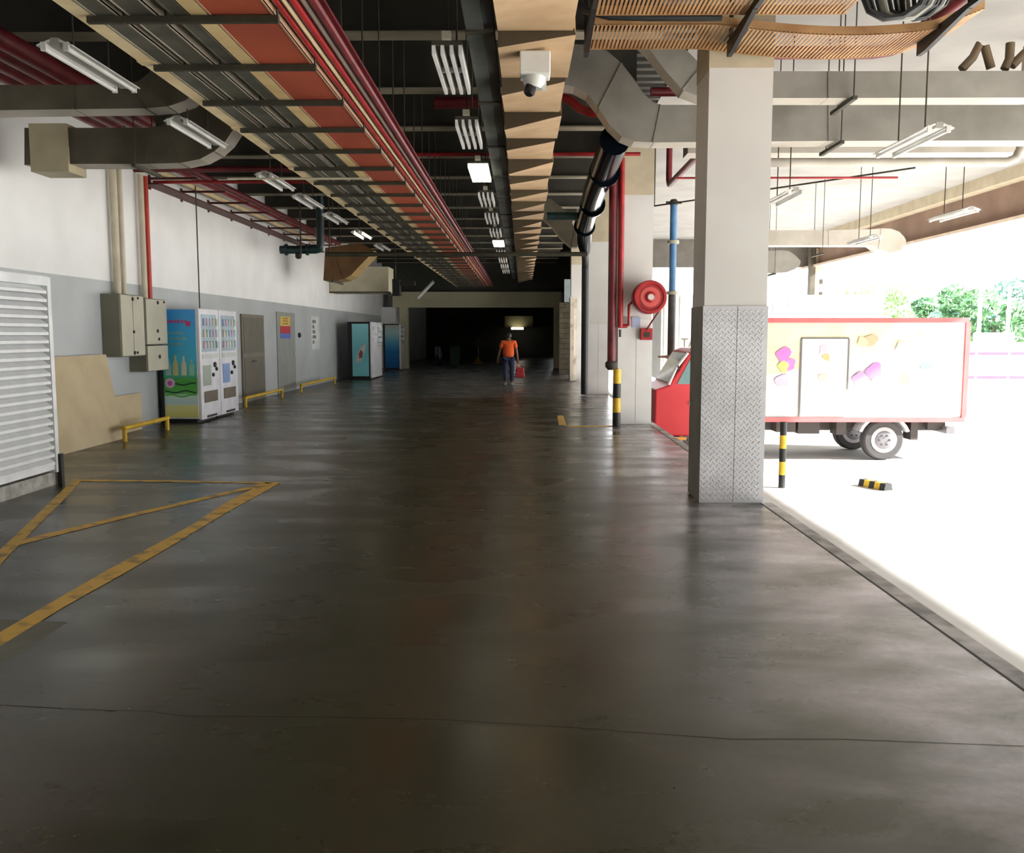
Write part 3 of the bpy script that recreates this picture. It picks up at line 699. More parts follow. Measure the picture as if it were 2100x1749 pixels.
for x, z, m, lb in ((-6.1, 4.5, M_red, 'red pipe running along the top of the white wall'), (-5.85, 4.46, M_maroon, 'maroon pipe running beside the red one along the wall'), (-6.35, 4.42, M_cream, 'cream conduit held on brackets along the wall')):
    pipe(lb, [(x, 15.9, z), (x, 29, z)], .07 if m is not M_cream else .06, m)
br = thing('wall_bracket', 'small brown pipe bracket on the upper white wall', 'bracket', (0, 0, 0), 'pipe brackets on the upper white wall')
M_brk = mat('bracket_brown', (84, 36, 32), .6)
box(0, .85, -.02, .02, -.03, .01).build('arm', M_brk, br); box(0, .02, -.04, .04, -.2, .05).build('plate', M_brk, br)
for i in range(9):
    o = br if i == 0 else copy_tree(br); o.location = (XW + .001, 16.2 + i * 1.5, 4.34)
o = tag(box(XW + .002, XW + .3, 15.9, 29, 4.18, 4.21).build('wall_tray', M_brk), 'thin brown ledge tray fixed along the upper white wall', 'cable tray')
# teal water pipe group
YT = 22.6
p0, p1, p2 = W(655, 390, y=YT), W(655, 512, y=YT), W(575, 522, y=YT)
t = thing('water_pipe', 'dark teal pipe dropping from the ceiling and turning to the wall', 'pipe', p1)
tube([(p0.x, YT, 5.499), (p0.x, YT, p1.z + .12)] + [(p0.x - .12 + .12 * math.cos(math.radians(a)), YT, p1.z + .12 + .12 * math.sin(math.radians(-a))) for a in (30, 60, 90)] + [(p2.x, YT, p1.z)], .1, 12).build('pipe_run', M_teal, t, True)
for px in (585, 628): 
    q = W(px, 522, y=YT); MB().lathe((q.x, YT, p1.z), (1, 0, 0), [(0, .14), (.06, .14)], 14).build('flange', M_teal, t)
MB().lathe((W(612, 522, y=YT).x, YT, p1.z - .1), (0, 0, -1), [(0, .08), (.08, .08), (.12, .05)], 12).build('valve', M_black, t)
for dx in (-.42, .28): tag(tube([(p0.x + dx, YT - .3, 3.5), (p0.x + dx, YT - .3, ZC)], .02, 6).build('drop_rod', M_strut), 'slim dark drop rod beside the teal pipe', 'rod', 'drop rods by the teal pipe')
# navy pipe with elbow to the black downpipe
t = thing('drain_pipe', 'large glossy navy drain pipe running above the columns and dropping black', 'pipe', (1.5, 16, 4))
tube([(1.2, 12.1, 4.12), (1.25, 16.0, 4.08), (1.36, 20.0, 4.02), (1.38, 20.6, 4.0)], .2, 18).build('pipe_run', M_navy, t, True)
tube([(1.38, 20.6, 4.0), (1.42, 21.3, 3.95), (1.47, 22.0, 3.8), (1.52, 22.4, 3.6)], [.2, .2, .18, .12], 18).build('elbow', M_navy, t, True)
for yy in (14.2, 17.4, 20.5): MB().lathe((1.22 + .16 * (yy - 12.1) / 8.5, yy, 4.12 - .12 * (yy - 12.1) / 8.5), (0.02, 1, -.012), [(0, .24), (.1, .24)], 18).build('collar', M_navy, t, True)
tube([(1.37, 19.2, 4.05), (.5, 19.2, 4.05)], .08, 12).build('branch', M_teal, t, True)
tube([(1.52, 22.4, 3.6), (1.6, 23.4, 3.45), (1.62, 23.75, 3.3), (1.62, 23.75, .02)], .09, 12).build('downpipe', M_black, t, True)
# red risers at column 2
t = thing('sprinkler_riser', 'tall maroon riser pipe ending in a cap beside the hose reel column', 'pipe', (1.56, 15.9, 1))
tube([(1.56, 15.9, 1.0), (1.56, 15.9, 4.6)], .075, 14).build('riser', M_maroon, t, True)
MB().lathe((1.56, 15.9, 1.13), (0, 0, -1), [(0, .08), (.03, .11), (.1, .11), (.16, .06)], 14).build('end_cap', M_chassis, t, True)
t = thing('hose_feed_pipe', 'brighter red pipe feeding the hose reel on the column', 'pipe', (1.64, 15.75, 1.7))
tube([(1.7, 15.86, 4.6), (1.7, 15.86, 1.74), (1.7, 15.86, 1.72)], .05, 12).build('riser', M_red, t, True)
tube([(1.66, 15.86, 1.74), (1.82, 15.86, 1.74)], .035, 10).build('elbow', M_red, t, True)
tube([(1.85, 15.86, 1.74), (1.85, 15.86, 2.1), (1.95, 15.86, 2.2)], .025, 10).build('feed', M_red, t, True)
tube([(1.7, 15.86, 1.68), (1.7, 15.86, 1.55)], .02, 8).build('drain_tap', M_strut, t, True)
# hose reel
c = W(1334, 609, y=15.5)
t = thing('hose_reel', 'round red fire hose reel mounted on the white column', 'hose reel', c)
MB().lathe((c.x, 15.98, c.z), (0, -1, 0), [(0, .04), (.1, .06), (.1, .27), (.13, .285), (.47, .285), (.5, .27), (.5, .23), (.48, .21), (.48, .1), (.51, .09), (.53, .05), (.53, .0)], 40).build('drum', M_red, t, True)
MB().lathe((c.x, 15.495, c.z), (0, -1, 0), [(0, .17), (.004, .17)], 32).build('disc_face', mat('reel_face', (206, 84, 80), .4), t)
MB().lathe((c.x, 15.455, c.z), (0, -1, 0), [(0, .055), (.012, .05)], 20).build('centre_label', mat('reel_label', (206, 196, 190), .4), t)
a, b = W(1352, 637, y=15.6), W(1326, 676, y=15.85)
tube([a, a + (b - a) * .5 + Vector((-.01, 0, -.01)), b], .014, 8).build('hose', M_maroon, t, True)
a, b = W(1314, 673, y=15.9), W(1338, 697, y=15.9)
o = thing('alarm_box', 'small square red break-glass box under the hose reel', 'alarm box', (a.x, 15.93, b.z))
box(a.x, b.x, 15.88, 15.985, b.z, a.z).build('case', M_red, o, bevel=.008); box(a.x + .06, b.x - .05, 15.872, 15.88, b.z + .05, a.z - .07).build('window', M_chassis, o)
for px0, px1, m, lb in ((1271, 1288, mat('plate_grey', (150, 146, 140), .5), 'grey metal plate behind the reel feed pipe'), (1296, 1313, mat('plate_blue', (168, 178, 206), .5), 'pale blue instruction plate under the hose reel')):
    a, b = W(px0, 650, y=15.98), W(px1, 671, y=15.98)
    tag(box(a.x, b.x, 15.976, 15.987, b.z, a.z).build('wall_plate', m), lb, 'plate')

# ------------------------------------------------------------------ striped bollards
def bollard(label, x, y, z0, h, r, n, top_black=False, name='striped_bollard'):
    t = thing(name, label, 'bollard', (x, y, z0), 'yellow and black striped posts')
    for i in range(n):
        m = M_black if (i % 2 == 0) else M_yellow
        tube([(x, y, z0 + h * i / n), (x, y, z0 + h * (i + 1) / n)], r, 14).build('stripe', m, t, True)
    return t
bollard('yellow and black striped post guarding the corner of the hose reel column', 1.63, 15.62, 0, 1.0, .07, 4)
p = W(1603, 1000, z=ZG)
bollard('slim yellow and black striped post down in the yard beside the checker plate column', p.x, p.y, ZG, 1.06, .055, 5)
p = W(1768, 995, z=ZG); q_ = W(1822, 1006, z=ZG)
t = thing('wheel_stop', 'short yellow and black striped block lying on the yard', 'wheel stop', (p + q_) / 2)
d = (q_ - p); nrm = Vector((-d.y, d.x, 0)).normalized() * .09
for i in range(5):
    a = p + d * (i / 5); b = p + d * ((i + 1) / 5)
    MB().prism([a - nrm, a + nrm, a + nrm * .7 + Vector((0, 0, .11)), a - nrm * .7 + Vector((0, 0, .11))], b - a).build('stripe', M_black if i % 2 == 0 else M_yellow, t)

# ------------------------------------------------------------------ blue vertical pipe behind column 2
xb_, yb_ = 3.29, 20.1
t = thing('blue_riser', 'upright pipe, blue above and grey below, past the hose reel column', 'pipe', (xb_, yb_, ZG))
tube([(xb_, yb_, 2.55), (xb_, yb_, 4.4)], .075, 14).build('blue_section', M_blue, t, True)
tube([(xb_, yb_, ZG), (xb_, yb_, 2.55)], .085, 14).build('grey_section', M_pipegrey, t, True)
for z in (2.5, 3.6, 1.1): MB().lathe((xb_, yb_, z), (0, 0, 1), [(-.035, .13), (.035, .13)], 16).build('flange', M_grey, t, True)
MB().lathe((xb_, yb_, 4.4), (0, 0, 1), [(0, .09), (.06, .1), (.12, .06)], 14).build('valve_body', M_chassis, t, True)
tube([(xb_ - .17, yb_, 4.45), (xb_ + .17, yb_, 4.45)], .03, 8).build('valve_wheel', M_chassis, t, True)
tube([(3.0, yb_, 1.1), (3.4, yb_, 1.1)], .025, 8).build('support_arm', M_grey, t, True)

# ------------------------------------------------------------------ perforated cable trays over the near column
ZP = 4.15
def perf(label, y0, y1, x0, x1, sag, xs):
    t = thing('perforated_tray', label, 'cable tray', ((x0 + x1) / 2, (y0 + y1) / 2, ZP), 'perforated trays by the near column')
    def zf(x):
        u = (x - xs) / (x1 - xs)
        return ZP - sag * math.sin(math.pi * max(0, min(1, u))) + (.12 * max(0, u - .8) * 5 if sag else 0)
    mb = MB(); x = x0
    while x < x1:
        za = zf(x); mb.box(x, x + .019, y0, y1, za, za + .006); x += .034
    tag(mb.build('slotted_floor', M_perf, t), kind='stuff')
    for yy in (y0, y1 - .006):
        N = 24; v = []; f = []
        for i in range(N + 1):
            xx = x0 + (x1 - x0) * i / N; zz = zf(xx); v += [(xx, yy, zz - .004), (xx, yy, zz + .07), (xx, yy + .008, zz + .07), (xx, yy + .008, zz - .004)]
        for i in range(N):
            k = 4 * i
            for j in range(4): f.append((k + j, k + 4 + j, k + 4 + (j + 1) % 4, k + (j + 1) % 4))
        MB().add(v, f).build('side_rail', M_perf, t)
    return t
perf('sagging perforated orange tan tray crossing in front of the column head', W(1400, 50, z=ZP).y, W(1400, 100, z=ZP).y, .55, 3.8, .09, 1.6)
perf('upper perforated orange tan tray parallel to the sagging one', W(1400, 30, z=ZP).y - .62, W(1400, 30, z=ZP).y, .55, 2.58, 0, 0)
gs = thing('tray_bracket', 'dark triangular bracket under the perforated tray', 'bracket', (0, 0, 0), 'dark brackets under the perforated trays')
MB().prism([(-.02, 6.6, ZP - .006), (-.02, 8.2, ZP - .006), (-.02, 8.2, ZP - .14), (-.02, 8.05, ZP - .14), (-.02, 7.3, ZP - .05), (-.02, 6.6, ZP - .05)], (.04, 0, 0)).build('gusset', M_black, gs)
for yy in (7.3, 8.13): tube([(0, yy, ZP - .05), (0, yy, ZC - .01)], .02, 6).build('drop_rod', M_black, gs)
for i, x in enumerate((.55, 1.8, 3.45)):
    o = gs if i == 0 else copy_tree(gs); o.location.x = x
M_cab = mat('black_cable', (26, 28, 28), .5)
M_cab2 = mat('grey_cable', (150, 148, 136), .5)
for k in range(9):
    yk = 7.42 + .035 * k; sh = 13 * k
    pts = [W(a, b, y=yk) for a, b in ((1758 + sh, -150), (1764 + sh, -60), (1770 + sh, -10), (1782 + sh * .9, 22 + 2 * (k % 4)), (1812 + sh * .8, 38), (1850 + sh * .6, 34 - 3 * (k % 3)), (1886 + sh * .5, 10), (1915 + sh * .5, -50), (1930 + sh * .5, -150))]
    tag(tube(pts, .018 if k % 3 else .026, 7).build('hanging_cable', M_cab2 if k % 4 == 3 else M_cab, None, True), 'loose hanging pale cable looping over the perforated trays' if k % 4 == 3 else 'loose hanging black cable looping over the perforated trays', 'cable', 'pale cables over the perforated trays' if k % 4 == 3 else 'black cables over the perforated trays')
yg = (W(1400, 30, z=ZP).y + W(1400, 50, z=ZP).y) / 2
pts = [W(a, b, y=yg) for a, b in ((1172, -40), (1180, -5), (1200, 22), (1250, 34), (1330, 36), (1480, 36))]  # run past the curl is added to darken the gap between trays
tag(tube(pts, .03, 8).build('hanging_cable', M_cab, None, True), 'thick black cable curling onto the left end of the perforated trays', 'cable')
# red pipe above duct A turning towards the viewer
pipe('maroon pipe above the upper long duct turning out over the yard', [(2.3, 10.2, 4.64), (3.8, 10.2, 4.64), (3.95, 10.1, 4.64), (4.0, 9.9, 4.64), (4.0, 6.5, 4.64)], .07, M_maroon)
pipe('thin red pipe high on the canopy soffit', [(4.3, 8.1, 4.62), (9, 8.1, 4.62)], .018, M_red)
pipe('thin red sprinkler pipe under the canopy beyond the ducts', [(2.4, 14.6, 4.05), (5.9, 14.6, 4.05)], .018, M_red)
pipe('thin dark conduit slanting under the canopy beyond the ducts', [(2.5, 17.5, ZC - .02), (2.5, 17.5, 4.02), (6.0, 14.2, 4.13), (6.0, 14.2, ZC - .02)], .015, M_strut)
pipe('pale pipe crossing under the ducts and turning upward', [(2.5, 12.5, 3.9), (6.5, 12.5, 3.9), (6.62, 12.5, 3.95), (6.68, 12.5, 4.08), (6.7, 12.5, 5.4)], .06, M_galv_edge)
tag(box(2.4, 9.0, 13.5, 13.9, 4.22, 4.42).build('flat_duct', M_galv_edge), 'flat pale duct beyond the S-bend duct', 'duct')
pipe('maroon pipe running back beside the hose reel column head', [(2.86, 14.4, 4.5), (2.86, 18.0, 4.5), (2.86, 18.1, 4.6), (2.86, 18.1, ZC)], .06, M_maroon)
pipe('short maroon pipe lying on the S-bend duct', [(1.62, 11.85, 4.66), (3.0, 11.85, 4.66)], .06, M_maroon)
pipe('red flexible hose drooping beside the tan duct', [W(a, b, y=12.6) for a, b in ((1120, 190), (1150, 196), (1170, 206), (1188, 222), (1208, 230), (1240, 233))], .06, M_red)
# brown fittings on top of duct A
M_fit = mat('brown_fitting', (104, 86, 62), .6)
for k, pp in enumerate((((1972, 142), (1995, 118), (2008, 92), (2020, 96), (2032, 140)), ((2060, 142), (2070, 120), (2072, 88)), ((2075, 135), (2100, 110), (2120, 95)))):
    tag(tube([W(a, b, y=10.9) for a, b in pp], .05, 10).build('pipe_fitting', M_fit, None, True), 'brown pipe fitting sitting above the long grey duct', 'pipe fitting', 'brown fittings above the ducts')
# canopy lights
cl = twin_light('canopy_light', 'pale batten light hanging under the bright canopy over the yard', False, 'batten lights under the canopy', ZC - 3.42 - .001)
for i, (x, y0) in enumerate(((3.75, 9.0), (3.55, 12.6), (6.7, 14.4), (6.75, 18.2))):
    o = cl if i == 0 else copy_tree(cl); o.location = (x, y0, 3.42)

# ------------------------------------------------------------------ far end odds and ends
# loudspeaker cabinet
YK = 30.4
a, b = W(804, 572, y=YK), W(820, 606, y=YK)
t = thing('hanging_speaker', 'dark box loudspeaker hung from a rod near the boxed duct', 'loudspeaker', (a.x, YK, b.z))
box(a.x, b.x, YK, YK + .35, b.z, a.z).build('case', M_black, t, bevel=.01)
tube([(a.x + .1, YK + .15, a.z), (a.x + .1, YK + .15, ZC)], .02, 6).build('rod', M_strut, t)
c = W(850, 580, y=YK); box(b.x, c.x, YK + .05, YK + .3, c.z - .08, c.z + .06).build('arm', M_black, t)
c = W(798, 603, y=YK); MB().lathe((c.x, YK, c.z), (0, -1, 0), [(0, .09), (.12, .06)], 12).build('horn', M_strut, t, True)
a, b = W(889, 578, y=38.5), W(857, 612, y=38.5)
t = thing('slanted_light', 'white batten light hanging slanted in front of the portal beam', 'ceiling light', a)
MB().tube([a, b], .06, 8).build('tube', M_tube, t, True)
MB().tube([a + Vector((0, .05, .05)), b + Vector((0, .05, .05))], .05, 4).build('spine', M_fixture, t)
tube([a, (a.x, a.y, ZC + .1)], .012, 6).build('rod', M_strut, t)
# white notched panels leaning beside block wall
t = thing('white_panel_stack', 'stack of worn white panels standing beside the block wall', 'panel stack', (1.72, 31.2, 0))
for k, (xa, xb, yy, hh) in enumerate(((1.6, 1.72, 30.6, 2.85), (1.72, 1.84, 30.9, 2.8))):
    box(xa, xb, yy, yy + .7, 0.02, hh).build('panel', mat('worn_white', (206, 198, 184), .7, c2=(150, 138, 120), scale=3, contrast=(.5, .7)), t)
a, b = W(1158, 572, y=35.8), W(1177, 612, y=35.8)
tag(box(a.x, b.x, 35.98, 36.24, 2.86, a.z).build('meter_box', mat('pale_blue_box', (160, 174, 178), .5)), 'pale blue grey box above the block wall', 'box')
# inside the portal
YI = 60.5
a, b = W(1035, 648, y=YI), W(1093, 671, y=YI)
tag(box(a.x, b.x, YI, YI + 1.49, b.z, a.z).build('cooling_unit', mat('cooling_unit', (140, 134, 96), .7)), 'dull olive box unit high in the dim room beyond the portal', 'unit')
a, b = W(1048, 671, y=YI - .1), W(1074, 676, y=YI - .1)
t = thing('room_lamp', 'lit strip lamp below the olive unit in the dim room', 'lamp', (a.x, YI - .1, b.z))
MB().box(a.x, a.x + .06, YI - .45, YI, b.z + .02, a.z).box(b.x - .06, b.x, YI - .45, YI, b.z + .02, a.z).build('housing', M_fixture, t); tube([(a.x + .02, YI - .4, b.z + .08), (b.x - .02, YI - .4, b.z + .08)], .07, 8).build('tube', mat('room_tube', (255, 250, 235), .4, emit=(255, 246, 224), estr=9.), t)
# scooter
def wheel(mb, c, r, wd, ax=(1, 0, 0)):
    return mb.lathe(Vector(c) - Vector(ax) * wd / 2, ax, [(0, r * .6), (0, r * .95), (wd * .2, r), (wd * .8, r), (wd, r * .95), (wd, r * .6)], 20)
t = thing('motor_scooter', 'dark motor scooter parked in the dim room beyond the portal', 'scooter', (-4.3, 46.2, 0))
M_sc = mat('scooter_grey', (92, 94, 96), .4)
for yy in (45.6, 46.85): wheel(MB(), (-4.3, yy, .27), .27, .11).build('wheel', M_tyre, t, True)
MB().prism([(-4.45, 46.1, .3), (-4.45, 47.0, .45), (-4.45, 47.1, .72), (-4.45, 46.35, .75), (-4.45, 46.1, .45), (-4.45, 45.8, .3)], (.3, 0, 0)).build('body', M_sc, t, bevel=.04)
MB().prism([(-4.43, 46.3, .75), (-4.43, 47.1, .74), (-4.43, 47.0, .85), (-4.43, 46.4, .85)], (.26, 0, 0)).build('seat', M_black, t, bevel=.03)
MB().prism([(-4.45, 45.75, .35), (-4.45, 45.68, .95), (-4.45, 45.78, .98), (-4.45, 45.88, .4)], (.3, 0, 0)).build('leg_shield', mat('scooter_pale', (150, 150, 150), .4), t, bevel=.02)
tube([(-4.3, 45.6, .27), (-4.3, 45.72, 1.0)], .035, 8).build('fork', M_hub, t, True); tube([(-4.62, 45.82, 1.08), (-4.3, 45.72, 1.02), (-3.98, 45.82, 1.08)], .02, 8).build('handlebar', M_black, t, True)
t = thing('wheeled_bin', 'dark green wheeled bin standing beyond the portal', 'bin', (-3.4, 45.6, 0))
MB().add([(-3.6, 45.3, .06), (-3.2, 45.3, .06), (-3.2, 45.8, .06), (-3.6, 45.8, .06), (-3.66, 45.22, .95), (-3.14, 45.22, .95), (-3.14, 45.88, .95), (-3.66, 45.88, .95)], [(0, 3, 2, 1), (4, 5, 6, 7), (0, 1, 5, 4), (1, 2, 6, 5), (2, 3, 7, 6), (3, 0, 4, 7)]).build('body', mat('bin_green', (30, 66, 52), .5), t)
box(-3.69, -3.11, 45.18, 45.92, .95, 1.0).build('lid', mat('bin_lid', (24, 54, 44), .5), t, bevel=.015)
for x in (-3.55, -3.25): wheel(MB(), (x, 45.75, .08), .08, .05).build('wheel', M_tyre, t, True)
c = W(981, 746, z=0)
t = thing('floor_stand', 'slim pole stand with a yellow cone-shaped base in the portal', 'stand', c)
MB().lathe(c, (0, 0, 1), [(0, .3), (.05, .3), (.08, .22), (.3, .07), (.36, .04)], 18).build('base', M_yellow, t, True)
tube([c + Vector((0, 0, .3)), c + Vector((0, 0, 1.35))], .025, 8).build('pole', M_grey, t)
MB().lathe(c + Vector((0, .05, 1.1)), (0, -1, 0), [(0, .05), (.03, .2), (.08, .2), (.11, .05)], 16).build('fan_head', mat('fan_head', (88, 76, 78), .5), t, True)

# ------------------------------------------------------------------ person walking away
def skinned(name, pts, edges, rad, m, parent, root=0, sub=2):
    me = bpy.data.meshes.new(name); me.from_pydata([Vector(p) for p in pts], edges, []); me.update()
    o = bpy.data.objects.new(name, me); COL.objects.link(o); me.materials.append(m)
    md = o.modifiers.new('skin', 'SKIN'); md.use_smooth_shade = True
    for i, sv in enumerate(me.skin_vertices[0].data):
        r = rad[i]; sv.radius = r if isinstance(r, tuple) else (r, r); sv.use_root = (i == root)
    sb = o.modifiers.new('sub', 'SUBSURF'); sb.levels = sb.render_levels = sub
    o.parent = parent
    return o
M_skin = mat('skin', (120, 82, 62), .6); M_shirt = mat('orange_shirt', (222, 92, 34), .85, c2=(202, 76, 28), scale=8); M_jeans = mat('dark_jeans', (36, 46, 78), .85, c2=(26, 34, 58), scale=10)
c = W(1043, 789, z=0)
pr = thing('person', 'person in orange shirt and dark jeans walking away down the aisle carrying a red bag', 'person', c)
# local coordinates: x right, y forward (away), z up
body = [(0, 0, .9), (0, 0, 1.08), (0, .01, 1.26), (0, .01, 1.36), (0, .015, 1.44), (0, .02, 1.51), (0, .02, 1.59),
        (.1, 0, .86), (.105, .1, .48), (.1, .02, .1), (.1, .13, .05),      # right leg (forward)
        (-.1, 0, .86), (-.1, -.04, .47), (-.1, -.16, .12), (-.1, -.08, .04),
        (.18, .01, 1.34), (.25, -.03, 1.08), (.28, .05, .86), (.285, .08, .78),
        (-.18, .01, 1.34), (-.27, .05, 1.09), (-.33, .06, .87), (-.345, .09, .79)]
edges = [(0, 1), (1, 2), (2, 3), (3, 4), (4, 5), (5, 6), (0, 7), (7, 8), (8, 9), (9, 10), (0, 11), (11, 12), (12, 13), (13, 14), (3, 15), (15, 16), (16, 17), (17, 18), (3, 19), (19, 20), (20, 21), (21, 22)]
rad = [(.13, .1), (.13, .095), (.15, .1), (.13, .085), .052, (.075, .088), (.066, .078), .085, .058, .04, .035, .085, .058, .04, .035, .058, .043, .034, (.036, .022), .058, .043, .034, (.036, .022)]
for s, base in ((1, 18), (-1, 22)):
    hx, hy, hz = body[base]
    for fi, (dx, dy, ln) in enumerate(((-.026, .012, .075), (-.009, .018, .085), (.009, .018, .08), (.025, .012, .062))):
        k = len(body); body += [(hx + dx * .6, hy + dy, hz - .035), (hx + dx, hy + dy + .008, hz - .035 - ln * .5), (hx + dx * .9, hy + dy - .012, hz - .035 - ln)]
        edges += [(base, k), (k, k + 1), (k + 1, k + 2)]; rad += [.0095, .009, .008]
    k = len(body); body += [(hx - s * .035, hy + .02, hz - .005), (hx - s * .045, hy + .03, hz - .05)]; edges += [(base, k), (k, k + 1)]; rad += [.012, .0095]
skinned('body', body, edges, rad, M_skin, pr)
skinned('shirt', [(0, 0, .83), (0, 0, 1.06), (0, .01, 1.26), (0, .01, 1.385), (.175, .01, 1.345), (.235, -.02, 1.15), (-.175, .01, 1.345), (-.25, .035, 1.15)], [(0, 1), (1, 2), (2, 3), (3, 4), (4, 5), (3, 6), (6, 7)],
        [(.2, .145), (.195, .135), (.195, .13), (.12, .1), .085, .075, .085, .075], M_shirt, pr)
skinned('jeans', [(0, 0, .9), (.1, 0, .8), (.107, .1, .48), (.1, .02, .09), (-.1, 0, .8), (-.1, -.04, .47), (-.1, -.155, .12)], [(0, 1), (1, 2), (2, 3), (0, 4), (4, 5), (5, 6)], [(.17, .115), (.105, .11), .08, .065, (.105, .11), .08, .065], M_jeans, pr)
hb = MB(); hb.lathe((0, .01, 1.47), (0, 0, 1), [(0, .06), (.03, .082), (.08, .095), (.13, .088), (.165, .055), (.18, .01)], 20)
h = hb.build('hair', mat('black_hair', (20, 16, 14), .6), None, True); h.parent = pr
for s, yy, zz in ((1, .07, .035), (-1, -.13, .045)):
    h = MB().lathe((s * .1, yy - .1, zz), (0, 1, -.02), [(0, .03), (.05, .045), (.14, .045), (.22, .035), (.25, .012)], 12).build('shoe', mat('pale_shoe', (150, 156, 176), .6), None, True); h.parent = pr
for s in (1, -1):
    h = MB().lathe((s * .078, .02, 1.53), (s, 0, 0), [(0, .02), (.015, .024), (.02, .012)], 10).build('ear', M_skin, None, True); h.parent = pr
bgc = c + Vector((.36, .1, 0))
t = thing('carrier_bag', 'red carrier bag held low beside the walking person', 'bag', bgc + Vector((0, 0, .22)))
MB().add([bgc + Vector(v) for v in ((-.16, -.07, .22), (.16, -.07, .22), (.16, .07, .22), (-.16, .07, .22), (-.12, -.04, .55), (.12, -.04, .55), (.12, .04, .55), (-.12, .04, .55))], [(0, 3, 2, 1), (4, 5, 6, 7), (0, 1, 5, 4), (1, 2, 6, 5), (2, 3, 7, 6), (3, 0, 4, 7)]).build('bag_body', mat('red_bag', (160, 34, 44), .6), t, bevel=.03)
tube([bgc + Vector((-.1, 0, .54)), bgc + Vector((-.08, 0, .7)), bgc + Vector((-.03, 0, .7)), bgc + Vector((.06, 0, .54))], .012, 6).build('handle', mat('red_bag2', (140, 30, 40), .6), t, True)

# ------------------------------------------------------------------ truck in the yard
YTk = 17.45; DT = 2.0
def TX(px): return W(px, 700, y=YTk).x
def TZ(py): return W(1700, py, y=YTk).z
t = thing('box_truck', 'white and red box truck parked nose-in to the dock', 'truck', (5.6, YTk + DT / 2, ZG))
bx0, bx1, bz0, bz1 = TX(1490), TX(1985), TZ(862), TZ(655)
bd = box(bx0, bx1, YTk + .01, YTk + DT, bz0, bz1).build('cargo_box', M_truckwhite, t)
M_pink = mat('truck_trim', (208, 96, 96), .5)
for a in ((bx0, bx1, YTk - .03, YTk + .03, bz1 - .06, bz1 + .03), (bx0, bx1, YTk - .03, YTk + .03, bz0 - .03, bz0 + .06), (bx1 - .06, bx1 + .03, YTk - .03, YTk + .03, bz0 + .06, bz1 - .06), (bx1 - .06, bx1 + .03, YTk + DT - .03, YTk + DT + .03, bz0 + .06, bz1 - .06), (bx0, bx1, YTk + DT - .03, YTk + DT + .03, bz1 - .06, bz1 + .03)):
    box(*a).build('frame_trim', M_pink, bd)
dx0, dx1, dz1 = TX(1644), TX(1740), TZ(694)
M_door = mat('truck_door_line', (104, 100, 96), .5)
dd = box(dx0, dx1, YTk - .012, YTk + .012, bz0 + .08, dz1).build('side_door', mat('truck_door', (212, 206, 202), .45), bd)
for a in ((dx0 - .02, dx0 + .01, YTk - .02, YTk + .0, bz0 + .08, dz1), (dx1 - .01, dx1 + .02, YTk - .02, YTk, bz0 + .6, dz1), (dx0, dx1, YTk - .02, YTk, dz1 - .01, dz1 + .02)):
    box(*a).build('door_edge', M_door, dd)
NDISC = [0]
def disc(px, py, r, c, k, squash=1., yy=-.016):
    NDISC[0] += 1; yy -= .0012 * NDISC[0]; c = tuple(int(255 - (255 - v) * (1.35 if px < 1740 else 1.75)) if v < 245 else v for v in c); c = tuple(max(40, min(228, v)) for v in c)
    x, z = TX(px), TZ(py)
    pts = [(x + r * (1 + .22 * math.sin(3 * i * math.pi / 8 + px)) * math.cos(i * math.pi / 8), YTk + yy, z + r * (1 + .2 * math.sin(2 * i * math.pi / 8 + py)) * math.sin(i * math.pi / 8)) for i in range(16)]
    MB().prism(pts, (0, .003, 0)).build('printed_blossom', mat('print_%s' % k, c, .5), bd)
# pale yellow paint whose sloping area stands for the canopy shade
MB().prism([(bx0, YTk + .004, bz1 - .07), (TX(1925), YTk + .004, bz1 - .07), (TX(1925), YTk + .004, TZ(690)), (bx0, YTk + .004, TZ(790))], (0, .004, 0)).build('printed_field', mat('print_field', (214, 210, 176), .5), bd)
for px, py, r, c, k in ((1608, 728, .14, (226, 150, 204), 'magenta'), (1620, 748, .12, (230, 160, 208), 'pink'), (1608, 752, .1, (236, 220, 150), 'yellow'), (1607, 780, .13, (222, 196, 232), 'lilac'), (1692, 718, .12, (236, 196, 204), 'rose'), (1695, 732, .07, (230, 190, 150), 'apricot'),
                        (1690, 775, .09, (236, 200, 190), 'peach'), (1785, 698, .12, (240, 200, 180), 'orange'), (1768, 700, .1, (222, 206, 190), 'sand'), (1795, 760, .15, (224, 176, 220), 'mauve'), (1765, 778, .13, (226, 190, 224), 'mauve2'), (1800, 780, .1, (236, 206, 206), 'blush'),
                        (1850, 712, .13, (234, 222, 214), 'cream'), (1855, 776, .12, (236, 222, 176), 'straw'), (1900, 750, .1, (176, 222, 206), 'mint'), (1915, 775, .09, (190, 226, 212), 'mint2')):
    disc(px, py, r, c, k)
MB().prism([(TX(1892), YTk - .016, TZ(752)), (TX(1955), YTk - .016, TZ(742)), (TX(1955), YTk - .016, TZ(738)), (TX(1892), YTk - .016, TZ(744))], (0, .003, 0)).build('printed_swash', mat('print_swash', (160, 222, 206), .5), bd)
